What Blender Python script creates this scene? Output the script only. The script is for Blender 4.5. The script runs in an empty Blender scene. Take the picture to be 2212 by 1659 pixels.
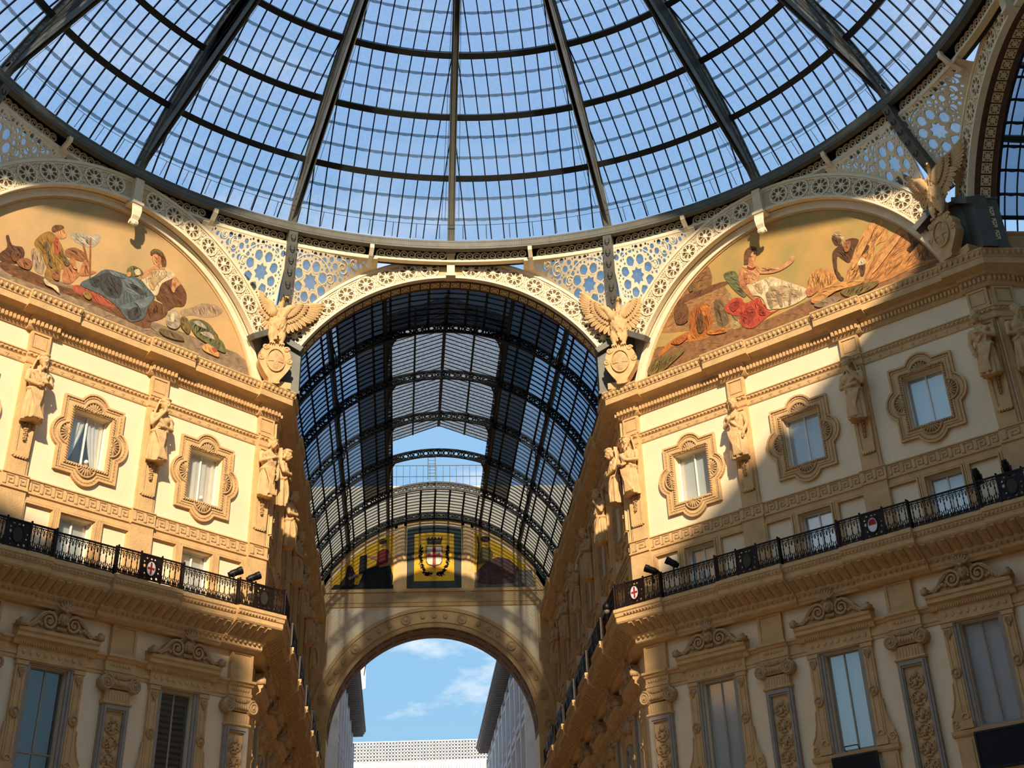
import bpy, bmesh, math, random
from mathutils import Vector, Matrix, geometry

random.seed(7)
scene = bpy.context.scene
COL = scene.collection
PI = math.pi
sin, cos, rad, sqrt = math.sin, math.cos, math.radians, math.sqrt

# ------------------------------------------------------------------ camera
cam_d = bpy.data.cameras.new('camera')
cam = bpy.data.objects.new('camera', cam_d)
COL.objects.link(cam)
yaw, pit, roll = .1278, .5858, -.0549
F_ = Vector((sin(yaw)*cos(pit), cos(yaw)*cos(pit), sin(pit)))
R_ = Vector((cos(yaw), -sin(yaw), 0))
U_ = R_.cross(F_)
R2 = cos(roll)*R_ + sin(roll)*U_
U2 = -sin(roll)*R_ + cos(roll)*U_
cam.matrix_world = Matrix(((R2.x, U2.x, -F_.x, -1.7798), (R2.y, U2.y, -F_.y, -32.0641), (R2.z, U2.z, -F_.z, 1.6), (0, 0, 0, 1)))
cam_d.sensor_fit = 'HORIZONTAL'
cam_d.sensor_width = 36
cam_d.lens = 2849.281/2212*36
cam_d.shift_x = (1106-1192.994)/2212
cam_d.shift_y = (423.814-829.5)/2212
cam_d.clip_end = 1000
scene.camera = cam

# ------------------------------------------------------------------ world
world = bpy.data.worlds.new('sky'); scene.world = world
world.use_nodes = True
nt = world.node_tree; nt.nodes.clear()
def nn(tree, typ, **kw):
    n = tree.nodes.new(typ)
    for k, v in kw.items():
        if k in n.inputs: n.inputs[k].default_value = v
        else: setattr(n, k, v)
    return n
wo = nn(nt, 'ShaderNodeOutputWorld'); bg = nn(nt, 'ShaderNodeBackground')
tc = nn(nt, 'ShaderNodeTexCoord'); sx = nn(nt, 'ShaderNodeSeparateXYZ')
nt.links.new(tc.outputs['Generated'], sx.inputs[0])
cr = nn(nt, 'ShaderNodeValToRGB'); nt.links.new(sx.outputs['Z'], cr.inputs[0])
cr.color_ramp.elements[0].position = 0.0; cr.color_ramp.elements[0].color = (.34, .57, .74, 1)
cr.color_ramp.elements[1].position = .75; cr.color_ramp.elements[1].color = (.31, .48, .80, 1)
e = cr.color_ramp.elements.new(.25); e.color = (.26, .50, .74, 1)
mp = nn(nt, 'ShaderNodeMapping'); mp.inputs['Scale'].default_value = (1, 1, 2.6); mp.inputs['Location'].default_value = (.35, 7.4, .06)
nz = nn(nt, 'ShaderNodeTexNoise', Scale=5.2, Detail=7.0, Roughness=.56)
nt.links.new(tc.outputs['Generated'], mp.inputs[0]); nt.links.new(mp.outputs[0], nz.inputs['Vector'])
c2 = nn(nt, 'ShaderNodeValToRGB'); nt.links.new(nz.outputs[0], c2.inputs[0])
c2.color_ramp.elements[0].position = .53; c2.color_ramp.elements[0].color = (0, 0, 0, 1)
c2.color_ramp.elements[1].position = .66; c2.color_ramp.elements[1].color = (1, 1, 1, 1)
mx = nn(nt, 'ShaderNodeMix', data_type='RGBA'); mx.inputs['B'].default_value = (1.0, 1.0, 1.02, 1)
mr = nn(nt, 'ShaderNodeMapRange'); mr.inputs[1].default_value = .25; mr.inputs[2].default_value = .6; mr.inputs[3].default_value = 1.0; mr.inputs[4].default_value = .18
nt.links.new(sx.outputs['Z'], mr.inputs[0]); ml = nn(nt, 'ShaderNodeMath', operation='MULTIPLY'); nt.links.new(c2.outputs[0], ml.inputs[0]); nt.links.new(mr.outputs[0], ml.inputs[1])
nt.links.new(ml.outputs[0], mx.inputs['Factor']); nt.links.new(cr.outputs[0], mx.inputs['A'])
nt.links.new(mx.outputs['Result'], bg.inputs[0]); bg.inputs[1].default_value = 1.1
nt.links.new(bg.outputs[0], wo.inputs[0])

# ------------------------------------------------------------------ sun
SUN_DIR = Vector((0, 1, -.47)).normalized()
sl = bpy.data.lights.new('sun', 'SUN'); so = bpy.data.objects.new('sun', sl); COL.objects.link(so)
so.location = (0, -90, 70)
so.rotation_euler = SUN_DIR.to_track_quat('-Z', 'Y').to_euler()
sl.energy = 6.2; sl.color = (1, .82, .62); sl.angle = rad(1.6)

scene.view_settings.view_transform = 'Standard'
scene.view_settings.look = 'None'
scene.view_settings.gamma = 1
scene.view_settings.exposure = 0.1
scene.view_settings.use_curve_mapping = False
scene.cycles.transparent_max_bounces = 24
scene.cycles.max_bounces = 8
scene.cycles.diffuse_bounces = 5
scene.cycles.glossy_bounces = 3
scene.cycles.use_denoising = True
scene.cycles.sample_clamp_indirect = 4

# ------------------------------------------------------------------ materials
MATS = {}
def srgb(r, g, b):
    f = lambda c: (c/255/12.92 if c/255 <= .04045 else ((c/255+.055)/1.055)**2.4)
    return (f(r), f(g), f(b), 1)
def mat(name, col, rough=.8, metal=0, var=.12, scale=3.0, bump=.0, bscale=20, stain=None):
    m = bpy.data.materials.new(name); m.use_nodes = True
    t = m.node_tree; b = t.nodes['Principled BSDF']
    b.inputs['Roughness'].default_value = rough; b.inputs['Metallic'].default_value = metal
    b.inputs['Specular IOR Level'].default_value = .25
    c = nn(t, 'ShaderNodeTexCoord')
    n = nn(t, 'ShaderNodeTexNoise', Scale=scale, Detail=6.0, Roughness=.6)
    t.links.new(c.outputs['Object'], n.inputs['Vector'])
    r = nn(t, 'ShaderNodeValToRGB'); t.links.new(n.outputs[0], r.inputs[0])
    r.color_ramp.elements[0].position = .3; r.color_ramp.elements[1].position = .7
    r.color_ramp.elements[0].color = tuple(x*(1-var) for x in col[:3])+(1,)
    r.color_ramp.elements[1].color = tuple(min(1, x*(1+var)) for x in col[:3])+(1,)
    out = r.outputs[0]
    if stain:
        n2 = nn(t, 'ShaderNodeTexNoise', Scale=stain[1], Detail=8.0, Roughness=.7)
        t.links.new(c.outputs['Object'], n2.inputs['Vector'])
        r2 = nn(t, 'ShaderNodeValToRGB'); t.links.new(n2.outputs[0], r2.inputs[0])
        r2.color_ramp.elements[0].position = stain[2]; r2.color_ramp.elements[1].position = stain[2]+.12
        mxx = nn(t, 'ShaderNodeMix', data_type='RGBA'); mxx.inputs['B'].default_value = stain[0]
        t.links.new(r2.outputs[0], mxx.inputs['Factor']); t.links.new(out, mxx.inputs['A'])
        out = mxx.outputs['Result']
    t.links.new(out, b.inputs['Base Color'])
    if bump:
        n3 = nn(t, 'ShaderNodeTexNoise', Scale=bscale, Detail=4.0)
        t.links.new(c.outputs['Object'], n3.inputs['Vector'])
        bp = nn(t, 'ShaderNodeBump', Strength=bump, Distance=.05)
        t.links.new(n3.outputs[0], bp.inputs['Height']); t.links.new(bp.outputs[0], b.inputs['Normal'])
    MATS[name] = m
    return m
def glass(name, tint, dirt=.1, dirtcol=(.6, .65, .68, 1), gloss=.06, streak=(9, 9, .5), gcol=(1, 1, 1, 1)):
    m = bpy.data.materials.new(name); m.use_nodes = True
    t = m.node_tree; t.nodes.clear()
    o = nn(t, 'ShaderNodeOutputMaterial')
    tr = nn(t, 'ShaderNodeBsdfTransparent'); tr.inputs[0].default_value = tint
    df = nn(t, 'ShaderNodeBsdfTranslucent'); df.inputs[0].default_value = dirtcol
    dd = nn(t, 'ShaderNodeBsdfDiffuse'); dd.inputs[0].default_value = dirtcol
    m0 = nn(t, 'ShaderNodeMixShader'); m0.inputs[0].default_value = .5
    t.links.new(df.outputs[0], m0.inputs[1]); t.links.new(dd.outputs[0], m0.inputs[2])
    gl = nn(t, 'ShaderNodeBsdfGlossy', Roughness=.12); gl.inputs[0].default_value = gcol
    c = nn(t, 'ShaderNodeTexCoord'); mpp = nn(t, 'ShaderNodeMapping'); mpp.inputs['Scale'].default_value = streak
    n = nn(t, 'ShaderNodeTexNoise', Scale=1.0, Detail=5.0, Roughness=.65)
    t.links.new(c.outputs['Object'], mpp.inputs[0]); t.links.new(mpp.outputs[0], n.inputs['Vector'])
    r = nn(t, 'ShaderNodeMapRange'); r.inputs[1].default_value = .35; r.inputs[2].default_value = .75
    r.inputs[3].default_value = dirt*.3; r.inputs[4].default_value = dirt*2.2
    t.links.new(n.outputs[0], r.inputs[0])
    m1 = nn(t, 'ShaderNodeMixShader'); t.links.new(r.outputs[0], m1.inputs[0])
    t.links.new(tr.outputs[0], m1.inputs[1]); t.links.new(m0.outputs[0], m1.inputs[2])
    m2 = nn(t, 'ShaderNodeMixShader'); m2.inputs[0].default_value = gloss
    t.links.new(m1.outputs[0], m2.inputs[1]); t.links.new(gl.outputs[0], m2.inputs[2])
    t.links.new(m2.outputs[0], o.inputs[0])
    MATS[name] = m
    return m
mat('plaster', srgb(240, 216, 174), .9, var=.06, scale=.7, bump=.15, bscale=6, stain=(srgb(206, 180, 142), 1.3, .68))
mat('ochre', srgb(208, 170, 116), .85, var=.13, scale=2.2, bump=.35, bscale=14)
mat('statue', srgb(206, 168, 116), .8, var=.16, scale=3.5, bump=.3, bscale=20)
mat('carved', srgb(190, 156, 110), .85, var=.18, scale=5, bump=.5, bscale=18)
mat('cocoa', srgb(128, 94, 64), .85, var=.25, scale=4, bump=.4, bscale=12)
mat('greystone', srgb(158, 148, 130), .8, var=.1, scale=3, bump=.2)
mat('cream', srgb(232, 216, 180), .6, var=.08, scale=3, bump=.1)
mat('friezeground', srgb(196, 172, 128), .75, var=.2, scale=7)
mat('creamshade', srgb(112, 90, 60), .8, var=.2, scale=6)
mat('irongrey', srgb(98, 98, 89), .55, metal=.1, var=.15, scale=2.5, bump=.1)
mat('irondark', srgb(44, 46, 44), .5, metal=.35, var=.2, scale=3)
mat('vaultiron', srgb(30, 33, 34), .5, metal=.3, var=.2, scale=3)
mat('railiron', srgb(38, 28, 25), .45, metal=.4, var=.3, scale=8)
mat('railgreen', srgb(58, 56, 42), .5, metal=.3, var=.35, scale=9)
mat('black', srgb(12, 11, 11), .45, var=.2, scale=5)
mat('red', srgb(168, 34, 30), .6, var=.1)
mat('white', srgb(226, 224, 216), .6, var=.05)
mat('blind', srgb(222, 226, 222), .5, var=.04, scale=.6)
mat('blindgrey', srgb(110, 106, 96), .5, var=.2, scale=3)
mat('curtain', srgb(240, 236, 226), .85, var=.05, scale=4)
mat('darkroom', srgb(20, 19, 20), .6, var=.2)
mat('slate', srgb(52, 56, 58), .6, var=.3, scale=2.0)
mat('floor', srgb(138, 118, 92), .5, var=.15, scale=.4)
mat('shopfront', srgb(40, 35, 31), .35, var=.3, scale=.8)
mat('domeiron', srgb(112, 112, 102), .55, metal=.05, var=.15, scale=2.5, bump=.1)
mat('tile', srgb(224, 205, 160), .6, var=.12, scale=4)
mat('brickred', srgb(92, 66, 50), .8, var=.2, scale=4)
mat('gold', srgb(226, 170, 50), .38, metal=.55, var=.28, scale=26, bump=.5, bscale=60)
mat('mosaicdark', srgb(38, 46, 44), .6, var=.3, scale=30)
mat('violetstone', srgb(214, 208, 204), .85, var=.1, scale=1.5)
mat('violetdark', srgb(132, 126, 124), .8, var=.15, scale=2)
mat('sunwhite', srgb(240, 238, 230), .8, var=.03, scale=.4)
glass('domeglass', (.88, .92, .96, 1), .13, (.62, .66, .68, 1), .03)
glass('lapglass', (.34, .40, .42, 1), .36, (.30, .34, .34, 1), .04)
glass('vaultglass', (.30, .37, .46, 1), .16, (.42, .46, .50, 1), .05)
glass('lanternglass', (.24, .28, .30, 1), .42, (.70, .68, .62, 1), .05)
glass('screenglass', (.44, .50, .52, 1), .2, (.5, .54, .54, 1), .05)
glass('darkglass', (.035, .04, .044, 1), .10, (.09, .095, .095, 1), .02)  # very dark tint for the first bay and the rows beside the lantern
m_ = glass('windowglass', (.9, .92, .92, 1), .03, (.7, .7, .7, 1), .15, gcol=(1, .95, .86, 1))

glass('dullglass', (.75, .78, .78, 1), .06, (.5, .48, .44, 1), .07, gcol=(1, .95, .86, 1))

# ------------------------------------------------------------------ mesh helpers
class MB:
    def __init__(s): s.v = []; s.f = []
    def add(s, vs, fs):
        o = len(s.v); s.v += [tuple(x) for x in vs]; s.f += [tuple(i+o for i in f) for f in fs]; return s
    def box(s, x0, x1, y0, y1, z0, z1):
        return s.add([(x0,y0,z0),(x1,y0,z0),(x1,y1,z0),(x0,y1,z0),(x0,y0,z1),(x1,y0,z1),(x1,y1,z1),(x0,y1,z1)],
                     [(0,3,2,1),(4,5,6,7),(0,1,5,4),(1,2,6,5),(2,3,7,6),(3,0,4,7)])
    def prism(s, poly, y0, y1):            # poly in (x,z), extruded along y
        n = len(poly)
        return s.add([(x,y0,z) for x,z in poly]+[(x,y1,z) for x,z in poly],
                     [tuple(range(n)), tuple(range(2*n-1,n-1,-1))]+[(i,i+n,(i+1)%n+n,(i+1)%n) for i in range(n)])
    def prof(s, poly, x0, x1, m0=0, m1=0):  # poly in (y,z) swept along x; m0,m1: mitre (dx per unit -y)
        n = len(poly)
        return s.add([(x0-m0*-y if m0 else x0,y,z) for y,z in poly]+[(x1+m1*-y if m1 else x1,y,z) for y,z in poly],
                     [tuple(range(n)), tuple(range(2*n-1,n-1,-1))]+[(i,i+n,(i+1)%n+n,(i+1)%n) for i in range(n)])
    def loft(s, rings, cap=True):
        n = len(rings[0]); o = len(s.v)
        for r in rings: s.v += [tuple(p) for p in r]
        for k in range(len(rings)-1):
            for i in range(n):
                a = o+k*n+i; b = o+k*n+(i+1)%n
                s.f.append((a, b, b+n, a+n))
        if cap:
            s.f.append(tuple(range(o+n-1, o-1, -1))); s.f.append(tuple(range(o+(len(rings)-1)*n, o+len(rings)*n)))
        return s
    def tube(s, pts, r, n=6, closed=False, flat=1.0):
        pts = [Vector(p) for p in pts]; m = len(pts); rings = []
        up0 = Vector((0, 1, 0))
        for i, p in enumerate(pts):
            if closed: t = pts[(i+1) % m]-pts[i-1]
            else: t = pts[min(i+1, m-1)]-pts[max(i-1, 0)]
            t.normalize()
            up = up0 if abs(t.dot(up0)) < .95 else Vector((0, 0, 1))
            a = t.cross(up).normalized(); b = a.cross(t)
            rr = r[i] if isinstance(r, (list, tuple)) else r
            rings.append([p+a*(rr*cos(2*PI*k/n))+b*(rr*flat*sin(2*PI*k/n)) for k in range(n)])
        if closed: rings.append(rings[0])
        return s.loft(rings, not closed)
    def ell(s, c, r, nu=10, nv=6, M=None):
        c = Vector(c); r = (r, r, r) if isinstance(r, (int, float)) else r
        vs = []; 
        for j in range(nv+1):
            th = PI*j/nv
            for i in range(nu):
                p = Vector((r[0]*sin(th)*cos(2*PI*i/nu), r[1]*sin(th)*sin(2*PI*i/nu), r[2]*cos(th)))
                vs.append(c+(M @ p if M else p))
        fs = [(j*nu+i, j*nu+(i+1) % nu, (j+1)*nu+(i+1) % nu, (j+1)*nu+i) for j in range(nv) for i in range(nu)]
        return s.add(vs, fs)
    def arc(s, cx, cz, r0, r1, a0, a1, n, y0, y1):   # annular sector, angle from +z towards +x
        vs = []
        for i in range(n+1):
            a = a0+(a1-a0)*i/n; sn, cs = sin(a), cos(a)
            vs += [(cx+r0*sn,y0,cz+r0*cs),(cx+r1*sn,y0,cz+r1*cs),(cx+r1*sn,y1,cz+r1*cs),(cx+r0*sn,y1,cz+r0*cs)]
        fs = [(i*4+k, i*4+(k+1) % 4, i*4+4+(k+1) % 4, i*4+4+k) for i in range(n) for k in range(4)]
        if abs(a1-a0) < 6.28: fs += [(3,2,1,0), (n*4,n*4+1,n*4+2,n*4+3)]
        return s.add(vs, fs)
    def lathe(s, prof, c=(0,0,0), n=12, axis='z'):
        rings = []
        for r, h in prof:
            ring = []
            for i in range(n):
                a = 2*PI*i/n
                p = (r*cos(a), r*sin(a), h) if axis == 'z' else (r*cos(a), h, r*sin(a))
                ring.append((c[0]+p[0], c[1]+p[1], c[2]+p[2]))
            rings.append(ring)
        return s.loft(rings)
    def grid(s, fn, nu, nv):
        vs = [fn(i/nu, j/nv) for j in range(nv+1) for i in range(nu+1)]
        fs = [(j*(nu+1)+i, j*(nu+1)+i+1, (j+1)*(nu+1)+i+1, (j+1)*(nu+1)+i) for j in range(nv) for i in range(nu)]
        return s.add(vs, fs)
    def plate(s, outer, holes, y0, y1, fn=None):     # pierced plate in (x,z)
        pts = []; edges = []
        for loop in [outer]+holes:
            o = len(pts); pts += [Vector(p) for p in loop]
            edges += [(o+i, o+(i+1) % len(loop)) for i in range(len(loop))]
        r = geometry.delaunay_2d_cdt(pts, edges, [], 0, 1e-5)
        vs, ed, fs = r[0], r[1], r[2]
        def inside(p, poly):
            c = False; n = len(poly); j = n-1
            for i in range(n):
                xi, yi = poly[i]; xj, yj = poly[j]
                if (yi > p[1]) != (yj > p[1]) and p[0] < (xj-xi)*(p[1]-yi)/(yj-yi)+xi: c = not c
                j = i
            return c
        bbs = [(min(q[0] for q in h), max(q[0] for q in h), min(q[1] for q in h), max(q[1] for q in h)) for h in holes]
        keep = []
        for f in fs:
            m = sum((vs[i] for i in f), Vector((0, 0)))/len(f)
            if not inside(m, outer): continue
            if any(b[0] <= m.x <= b[1] and b[2] <= m.y <= b[3] and inside(m, h) for h, b in zip(holes, bbs)): continue
            keep.append(tuple(f))
        n = len(vs)
        P = [(v.x, y0, v.y) for v in vs]+[(v.x, y1, v.y) for v in vs]
        if fn: P = [fn(*p) for p in P]
        cnt = {}
        for f in keep:
            for i in range(len(f)):
                a, b = f[i], f[(i+1) % len(f)]; cnt.setdefault((min(a, b), max(a, b)), []).append((a, b))
        faces = keep+[tuple(i+n for i in reversed(f)) for f in keep]
        for k, l in cnt.items():
            if len(l) == 1: a, b = l[0]; faces.append((b, a, a+n, b+n))
        return s.add(P, faces)
    def join(s, o, M=None):
        return s.add([(M @ Vector(p)) for p in o.v] if M else o.v, o.f)
    def mesh(s, name, m, smooth=False, norm=False):
        me = bpy.data.meshes.new(name); me.from_pydata(s.v, [], s.f)
        me.materials.append(MATS[m])
        if norm:
            b = bmesh.new(); b.from_mesh(me); bmesh.ops.recalc_face_normals(b, faces=b.faces); b.to_mesh(me); b.free()
        if smooth: me.polygons.foreach_set('use_smooth', [True]*len(me.polygons))
        me.update()
        return me
def remesh(mb, name, m, vox=.03, it=2):
    me = mb.mesh(name+'_raw', m, norm=True)
    ob = bpy.data.objects.new('tmp', me); COL.objects.link(ob)
    md = ob.modifiers.new('r', 'REMESH'); md.mode = 'VOXEL'; md.voxel_size = vox
    if it:
        sm = ob.modifiers.new('s', 'SMOOTH'); sm.factor = .5; sm.iterations = it
    dg = bpy.context.evaluated_depsgraph_get()
    out = bpy.data.meshes.new_from_object(ob.evaluated_get(dg))
    out.name = name; out.materials.clear(); out.materials.append(MATS[m])
    out.polygons.foreach_set('use_smooth', [True]*len(out.polygons))
    bpy.data.objects.remove(ob); bpy.data.meshes.remove(me)
    return out
def obj(name, data, parent=None, M=None, kind=None, label=None):
    o = bpy.data.objects.new(name, data); COL.objects.link(o)
    if parent: o.parent = parent
    if M is not None: o.matrix_basis = M
    if kind: o['kind'] = kind
    if label: o['label'] = label
    return o
def tag(o, label=None, cat=None, group=None, kind=None):
    if label: o['label'] = label
    if cat: o['category'] = cat
    if group: o['group'] = group
    if kind: o['kind'] = kind
    return o
def thing(name, label, cat, M=None, group=None, kind=None):
    return tag(obj(name, None, None, M), label, cat, group, kind)
def place(proto, name, M, label, cat, group=None, kind=None):
    r = thing(name, label, cat, M, group, kind)
    def rec(items, par):
        for it in items:
            o = obj(it[0], it[1], par, it[2] if len(it) > 2 else None)
            if len(it) > 4 and it[4]:
                for k, v in it[4].items(): o[k] = v
            if len(it) > 3 and it[3]: rec(it[3], o)
    rec(proto, r)
    return r
def T(x, y, z): return Matrix.Translation((x, y, z))
def RZ(d): return Matrix.Rotation(rad(d), 4, 'Z')
def RY(d): return Matrix.Rotation(rad(d), 4, 'Y')
def RX(d): return Matrix.Rotation(rad(d), 4, 'X')
def SC(x, y=None, z=None): return Matrix.Diagonal((x, x if y is None else y, x if z is None else z, 1))

# ------------------------------------------------------------------ the plan of the place
W, LD = 7.25, 16.3426
Y0 = W+LD/sqrt(2)            # 18.806: plane of the arcade openings
YE = 49.5                    # end wall of the far arcade
ZA, RA = 23.4, 8.15          # centre height and radius of every big arch
FR = T(W, Y0, 0) @ RZ(-45)   # corner facade right, x runs away from the far arcade
FL = T(-Y0, W, 0) @ RZ(45)   # corner facade left, x runs towards the far arcade
AR = T(W, YE, 0) @ RZ(-90)   # far arcade, right wall, x runs towards the viewer
AL = T(-W, Y0, 0) @ RZ(90)   # far arcade, left wall, x runs away from the viewer
XA = T(Y0, W, 0)             # side arcade at the right, its far wall
LA = YE-Y0
# ------------------------------------------------------------------ walls
XW_D = [3.12, 8.17, 13.22]; XP_D = [5.62, 10.72]
YP_A = [24.0+5.05*k for k in range(5)]
XP_AL = [y-Y0 for y in YP_A]; XW_AL = [2.8]+[x+2.525 for x in XP_AL]
XP_AR = [LA-x for x in XP_AL]; XW_AR = [LA-x for x in XW_AL]
HO, HZ = .77, (20.04, 22.0)          # quatrefoil opening
MO, MZ = .64, (16.6, 18.15)          # mezzanine window
LO, LZ = .67, (10.05, 13.2)          # tall window
REC = .2                             # the lower wall stands a little back
def holed(mb, x0, x1, z0, z1, holes, y, depth):
    xs = sorted({x0, x1}|{h[0] for h in holes}|{h[1] for h in holes}); zs = sorted({z0, z1}|{h[2] for h in holes}|{h[3] for h in holes})
    for i in range(len(xs)-1):
        for j in range(len(zs)-1):
            a, b, c, d = xs[i], xs[i+1], zs[j], zs[j+1]
            if any(h[0] <= a and b <= h[1] and h[2] <= c and d <= h[3] for h in holes): continue
            mb.add([(a,y,c),(b,y,c),(b,y,d),(a,y,d)], [(0,1,2,3)])
    for a, b, c, d in holes:
        mb.add([(a,y,c),(b,y,c),(b,y,d),(a,y,d),(a,y+depth,c),(b,y+depth,c),(b,y+depth,d),(a,y+depth,d)],
               [(0,4,5,1),(1,5,6,2),(2,6,7,3),(3,7,4,0)])
    return mb
def facade_wall(name, M, L, xw, label):
    mb = MB()
    holed(mb, 0, L, 15.0, 25.42, [(x-HO, x+HO)+HZ for x in xw]+[(x-MO, x+MO)+MZ for x in xw], 0, .45)
    holed(mb, 0, L, 7.6, 15.0, [(x-LO, x+LO)+LZ for x in xw], REC, .4)
    w = tag(obj(name, mb.mesh(name, 'plaster'), None, M), label, 'wall', kind='structure')
    obj('shopfronts', MB().box(0, L, REC, REC+.2, 0, 7.6).mesh('shopfronts', 'shopfront'), w)
    return w
wallFR = facade_wall('wall_right', FR, LD, XW_D, 'cream plaster corner facade on the right under the painting with a lion')
wallFL = facade_wall('wall_left', FL, LD, XW_D, 'cream plaster corner facade on the left under the painting with blue robe')
wallAR = facade_wall('wall_arcade_right', AR, LA, XW_AR, 'shaded wall of the far arcade on its right side')
wallAL = facade_wall('wall_arcade_left', AL, LA, XW_AL, 'wall of the far arcade on its left side, with sunlit figures')
wallXA = facade_wall('wall_side_arcade', XA, 14, [2.8, 7.7, 12.4], 'sunlit wall of the side arcade at the right edge')
fl = tag(obj('floor', MB().box(-60, 60, -70, 130, -.2, 0).mesh('floor', 'floor')), 'pale stone paving of the crossing', 'floor', kind='structure')

# roofs over the building blocks (behind the cornices), closing the masses
def roof_poly(name, pts, z0, z1, label):
    n = len(pts)
    mb = MB().add([(x, y, z0) for x, y in pts]+[(x, y, z1) for x, y in pts],
                  [tuple(range(n)), tuple(range(2*n-1, n-1, -1))]+[(i, i+n, (i+1) % n+n, (i+1) % n) for i in range(n)])
    return tag(obj(name, mb.mesh(name, 'slate')), label, 'roof', kind='structure')
e_ = .5
roof_poly('trim_31', [(W+e_, Y0+e_), (W+e_, YE), (44, YE), (44, W+e_), (Y0+e_, W+e_)], 25.2, 25.40, 'flat roof deck of the right building block')
roof_poly('trim_32', [(-W-e_, Y0+e_), (-W-e_, YE), (-44, YE), (-44, W+e_), (-Y0-e_, W+e_)], 25.2, 25.40, 'flat roof deck of the left building block')
# the two building blocks behind the photographer, unseen, roof heights shaped to set the shade line on the facades
def block(name, sgn, h, h2, label):
    P = [(W, -Y0), (Y0, -W), (40, -W), (40, -46), (W, -46)]
    P = [(sgn*x, y) for x, y in P]
    n = len(P)
    mb = MB().add([(x, y, 0) for x, y in P]+[(x, y, h2 if abs(x) > 12 else h) for x, y in P],
                  [tuple(range(n-1, -1, -1)), tuple(range(n, 2*n))]+[(i, (i+1) % n, (i+1) % n+n, i+n) for i in range(n)])
    return tag(obj(name, mb.mesh(name, 'cocoa')), label, 'building', kind='structure')
block('wall_back_right', 1, 34.8, 34.2, 'unseen building block behind the viewer on the right, roof shaped for its shadow')
block('wall_back_left', -1, 32.6, 26.2, 'unseen building block behind the viewer on the left, roof shaped for its shadow')

# ------------------------------------------------------------------ end wall of the far arcade with its archway
def circ(cx, cz, r, n, a0=0, a1=2*PI, end=False):
    m = n+1 if end else n
    return [(cx+r*sin(a0+(a1-a0)*i/n), cz+r*cos(a0+(a1-a0)*i/n)) for i in range(m)]
EZ, ER = 18.3, 6.2       # archway centre height and radius
mb = MB()
outer = [(-9, 0), (-ER, 0)]+circ(0, EZ, ER, 40, -PI/2, PI/2, True)+[(ER, 0), (9, 0), (9, 33.5), (-9, 33.5)]
mb.plate(outer, [], YE, YE+2.5)
endw = tag(obj('wall_end', mb.mesh('wall_end', 'plaster')), 'end wall of the far arcade around the great open archway', 'wall', kind='structure')
mb = MB()
mb.arc(0, EZ, ER-.02, ER+.25, -PI/2, PI/2, 48, YE-.08, YE+.0); mb.arc(0, EZ, ER+.25, ER+.95, -PI/2, PI/2, 48, YE-.16, YE)
mb.arc(0, EZ, ER+.95, ER+1.15, -PI/2, PI/2, 48, YE-.24, YE)
for s in (-1, 1):
    mb.box(min(s*(ER-.02), s*(ER+1.05)), max(s*(ER-.02), s*(ER+1.05)), YE-.14, YE, 0, EZ)
    mb.box(min(s*(ER+1.0), s*W), max(s*(ER+1.0), s*W), YE-.05, YE, 0, 24.3)
obj('archivolt', mb.mesh('archivolt', 'ochre'), endw, T(0, 0, 0))
ro = MB(); ro.lathe([(.30, 0), (.30, -.06), (.24, -.09), (.22, -.04), (.12, -.04), (.1, -.1), (.0, -.12)], n=14, axis='y')
rom = ro.mesh('archivolt_rosette', 'carved', True)
for k in range(-3, 4):
    a = rad(k*29+14.5) if k < 3 else rad(87)
    obj('rosette', rom, endw, T((ER+.6)*sin(a), YE-.16, EZ+(ER+.6)*cos(a)))
rs = MB(); rs.lathe([(.15, 0), (.15, -.05), (.08, -.07), (0, -.08)], n=8, axis='y'); rsm = rs.mesh('archivolt_boss', 'carved', True)
for k in range(-14, 15):
    if abs((k*5.8-14.5) % 29) < 3 or abs((k*5.8-14.5) % 29) > 26: continue
    a = rad(k*5.8); obj('boss', rsm, endw, T((ER+.6)*sin(a), YE-.16, EZ+(ER+.6)*cos(a)))
# coffers of the dark soffit
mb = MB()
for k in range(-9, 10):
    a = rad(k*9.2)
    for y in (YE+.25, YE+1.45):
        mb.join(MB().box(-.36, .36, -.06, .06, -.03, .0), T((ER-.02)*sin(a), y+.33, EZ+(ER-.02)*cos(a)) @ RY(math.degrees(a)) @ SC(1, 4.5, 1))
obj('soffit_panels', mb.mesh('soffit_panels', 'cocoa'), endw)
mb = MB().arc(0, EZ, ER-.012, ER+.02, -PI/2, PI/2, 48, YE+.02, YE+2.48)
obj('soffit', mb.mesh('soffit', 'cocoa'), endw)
# lunette of the end wall
def lun(x0, x1, z0, r, n=14, cx=0, cz=ZA):
    pts = [(x0, z0), (x1, z0)]
    a1 = math.asin(min(1, max(-1, (x1-cx)/r))); a0 = math.asin(min(1, max(-1, (x0-cx)/r)))
    return pts+[(cx+r*sin(a1+(a0-a1)*i/n), cz+r*cos(a1+(a0-a1)*i/n)) for i in range(n+1)]
mb = MB()   # bands and piers of the end lunette
mb.box(-W, W, YE-.12, YE, 25.98, 26.2); mb.box(-W, W, YE-.07, YE, 26.2, 26.62); mb.box(-W, W, YE-.16, YE, 26.62, 26.8)
mb.arc(0, ZA, 7.62, 8.15, -1.15, 1.15, 40, YE-.1, YE); mb.arc(0, ZA, 8.0, 8.3, -1.15, 1.15, 40, YE-.2, YE)
for s in (-1, 1):
    for a, b, d in ((1.72, 2.48, .1), (1.9, 2.3, .16), (6.36, 7.25, .1)):
        mb.prism(lun(min(s*a, s*b), max(s*a, s*b), 26.8, 7.8), YE-d, YE)
    mb.box(min(s*1.9, s*2.3), max(s*1.9, s*2.3), YE-.14, YE, 26.0, 26.8)
    mb.box(min(s*6.36, s*W), max(s*6.36, s*W), YE-.09, YE, 0, 26)
mb.box(-6.36, 6.36, YE-.08, YE, 25.75, 25.98)
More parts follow.
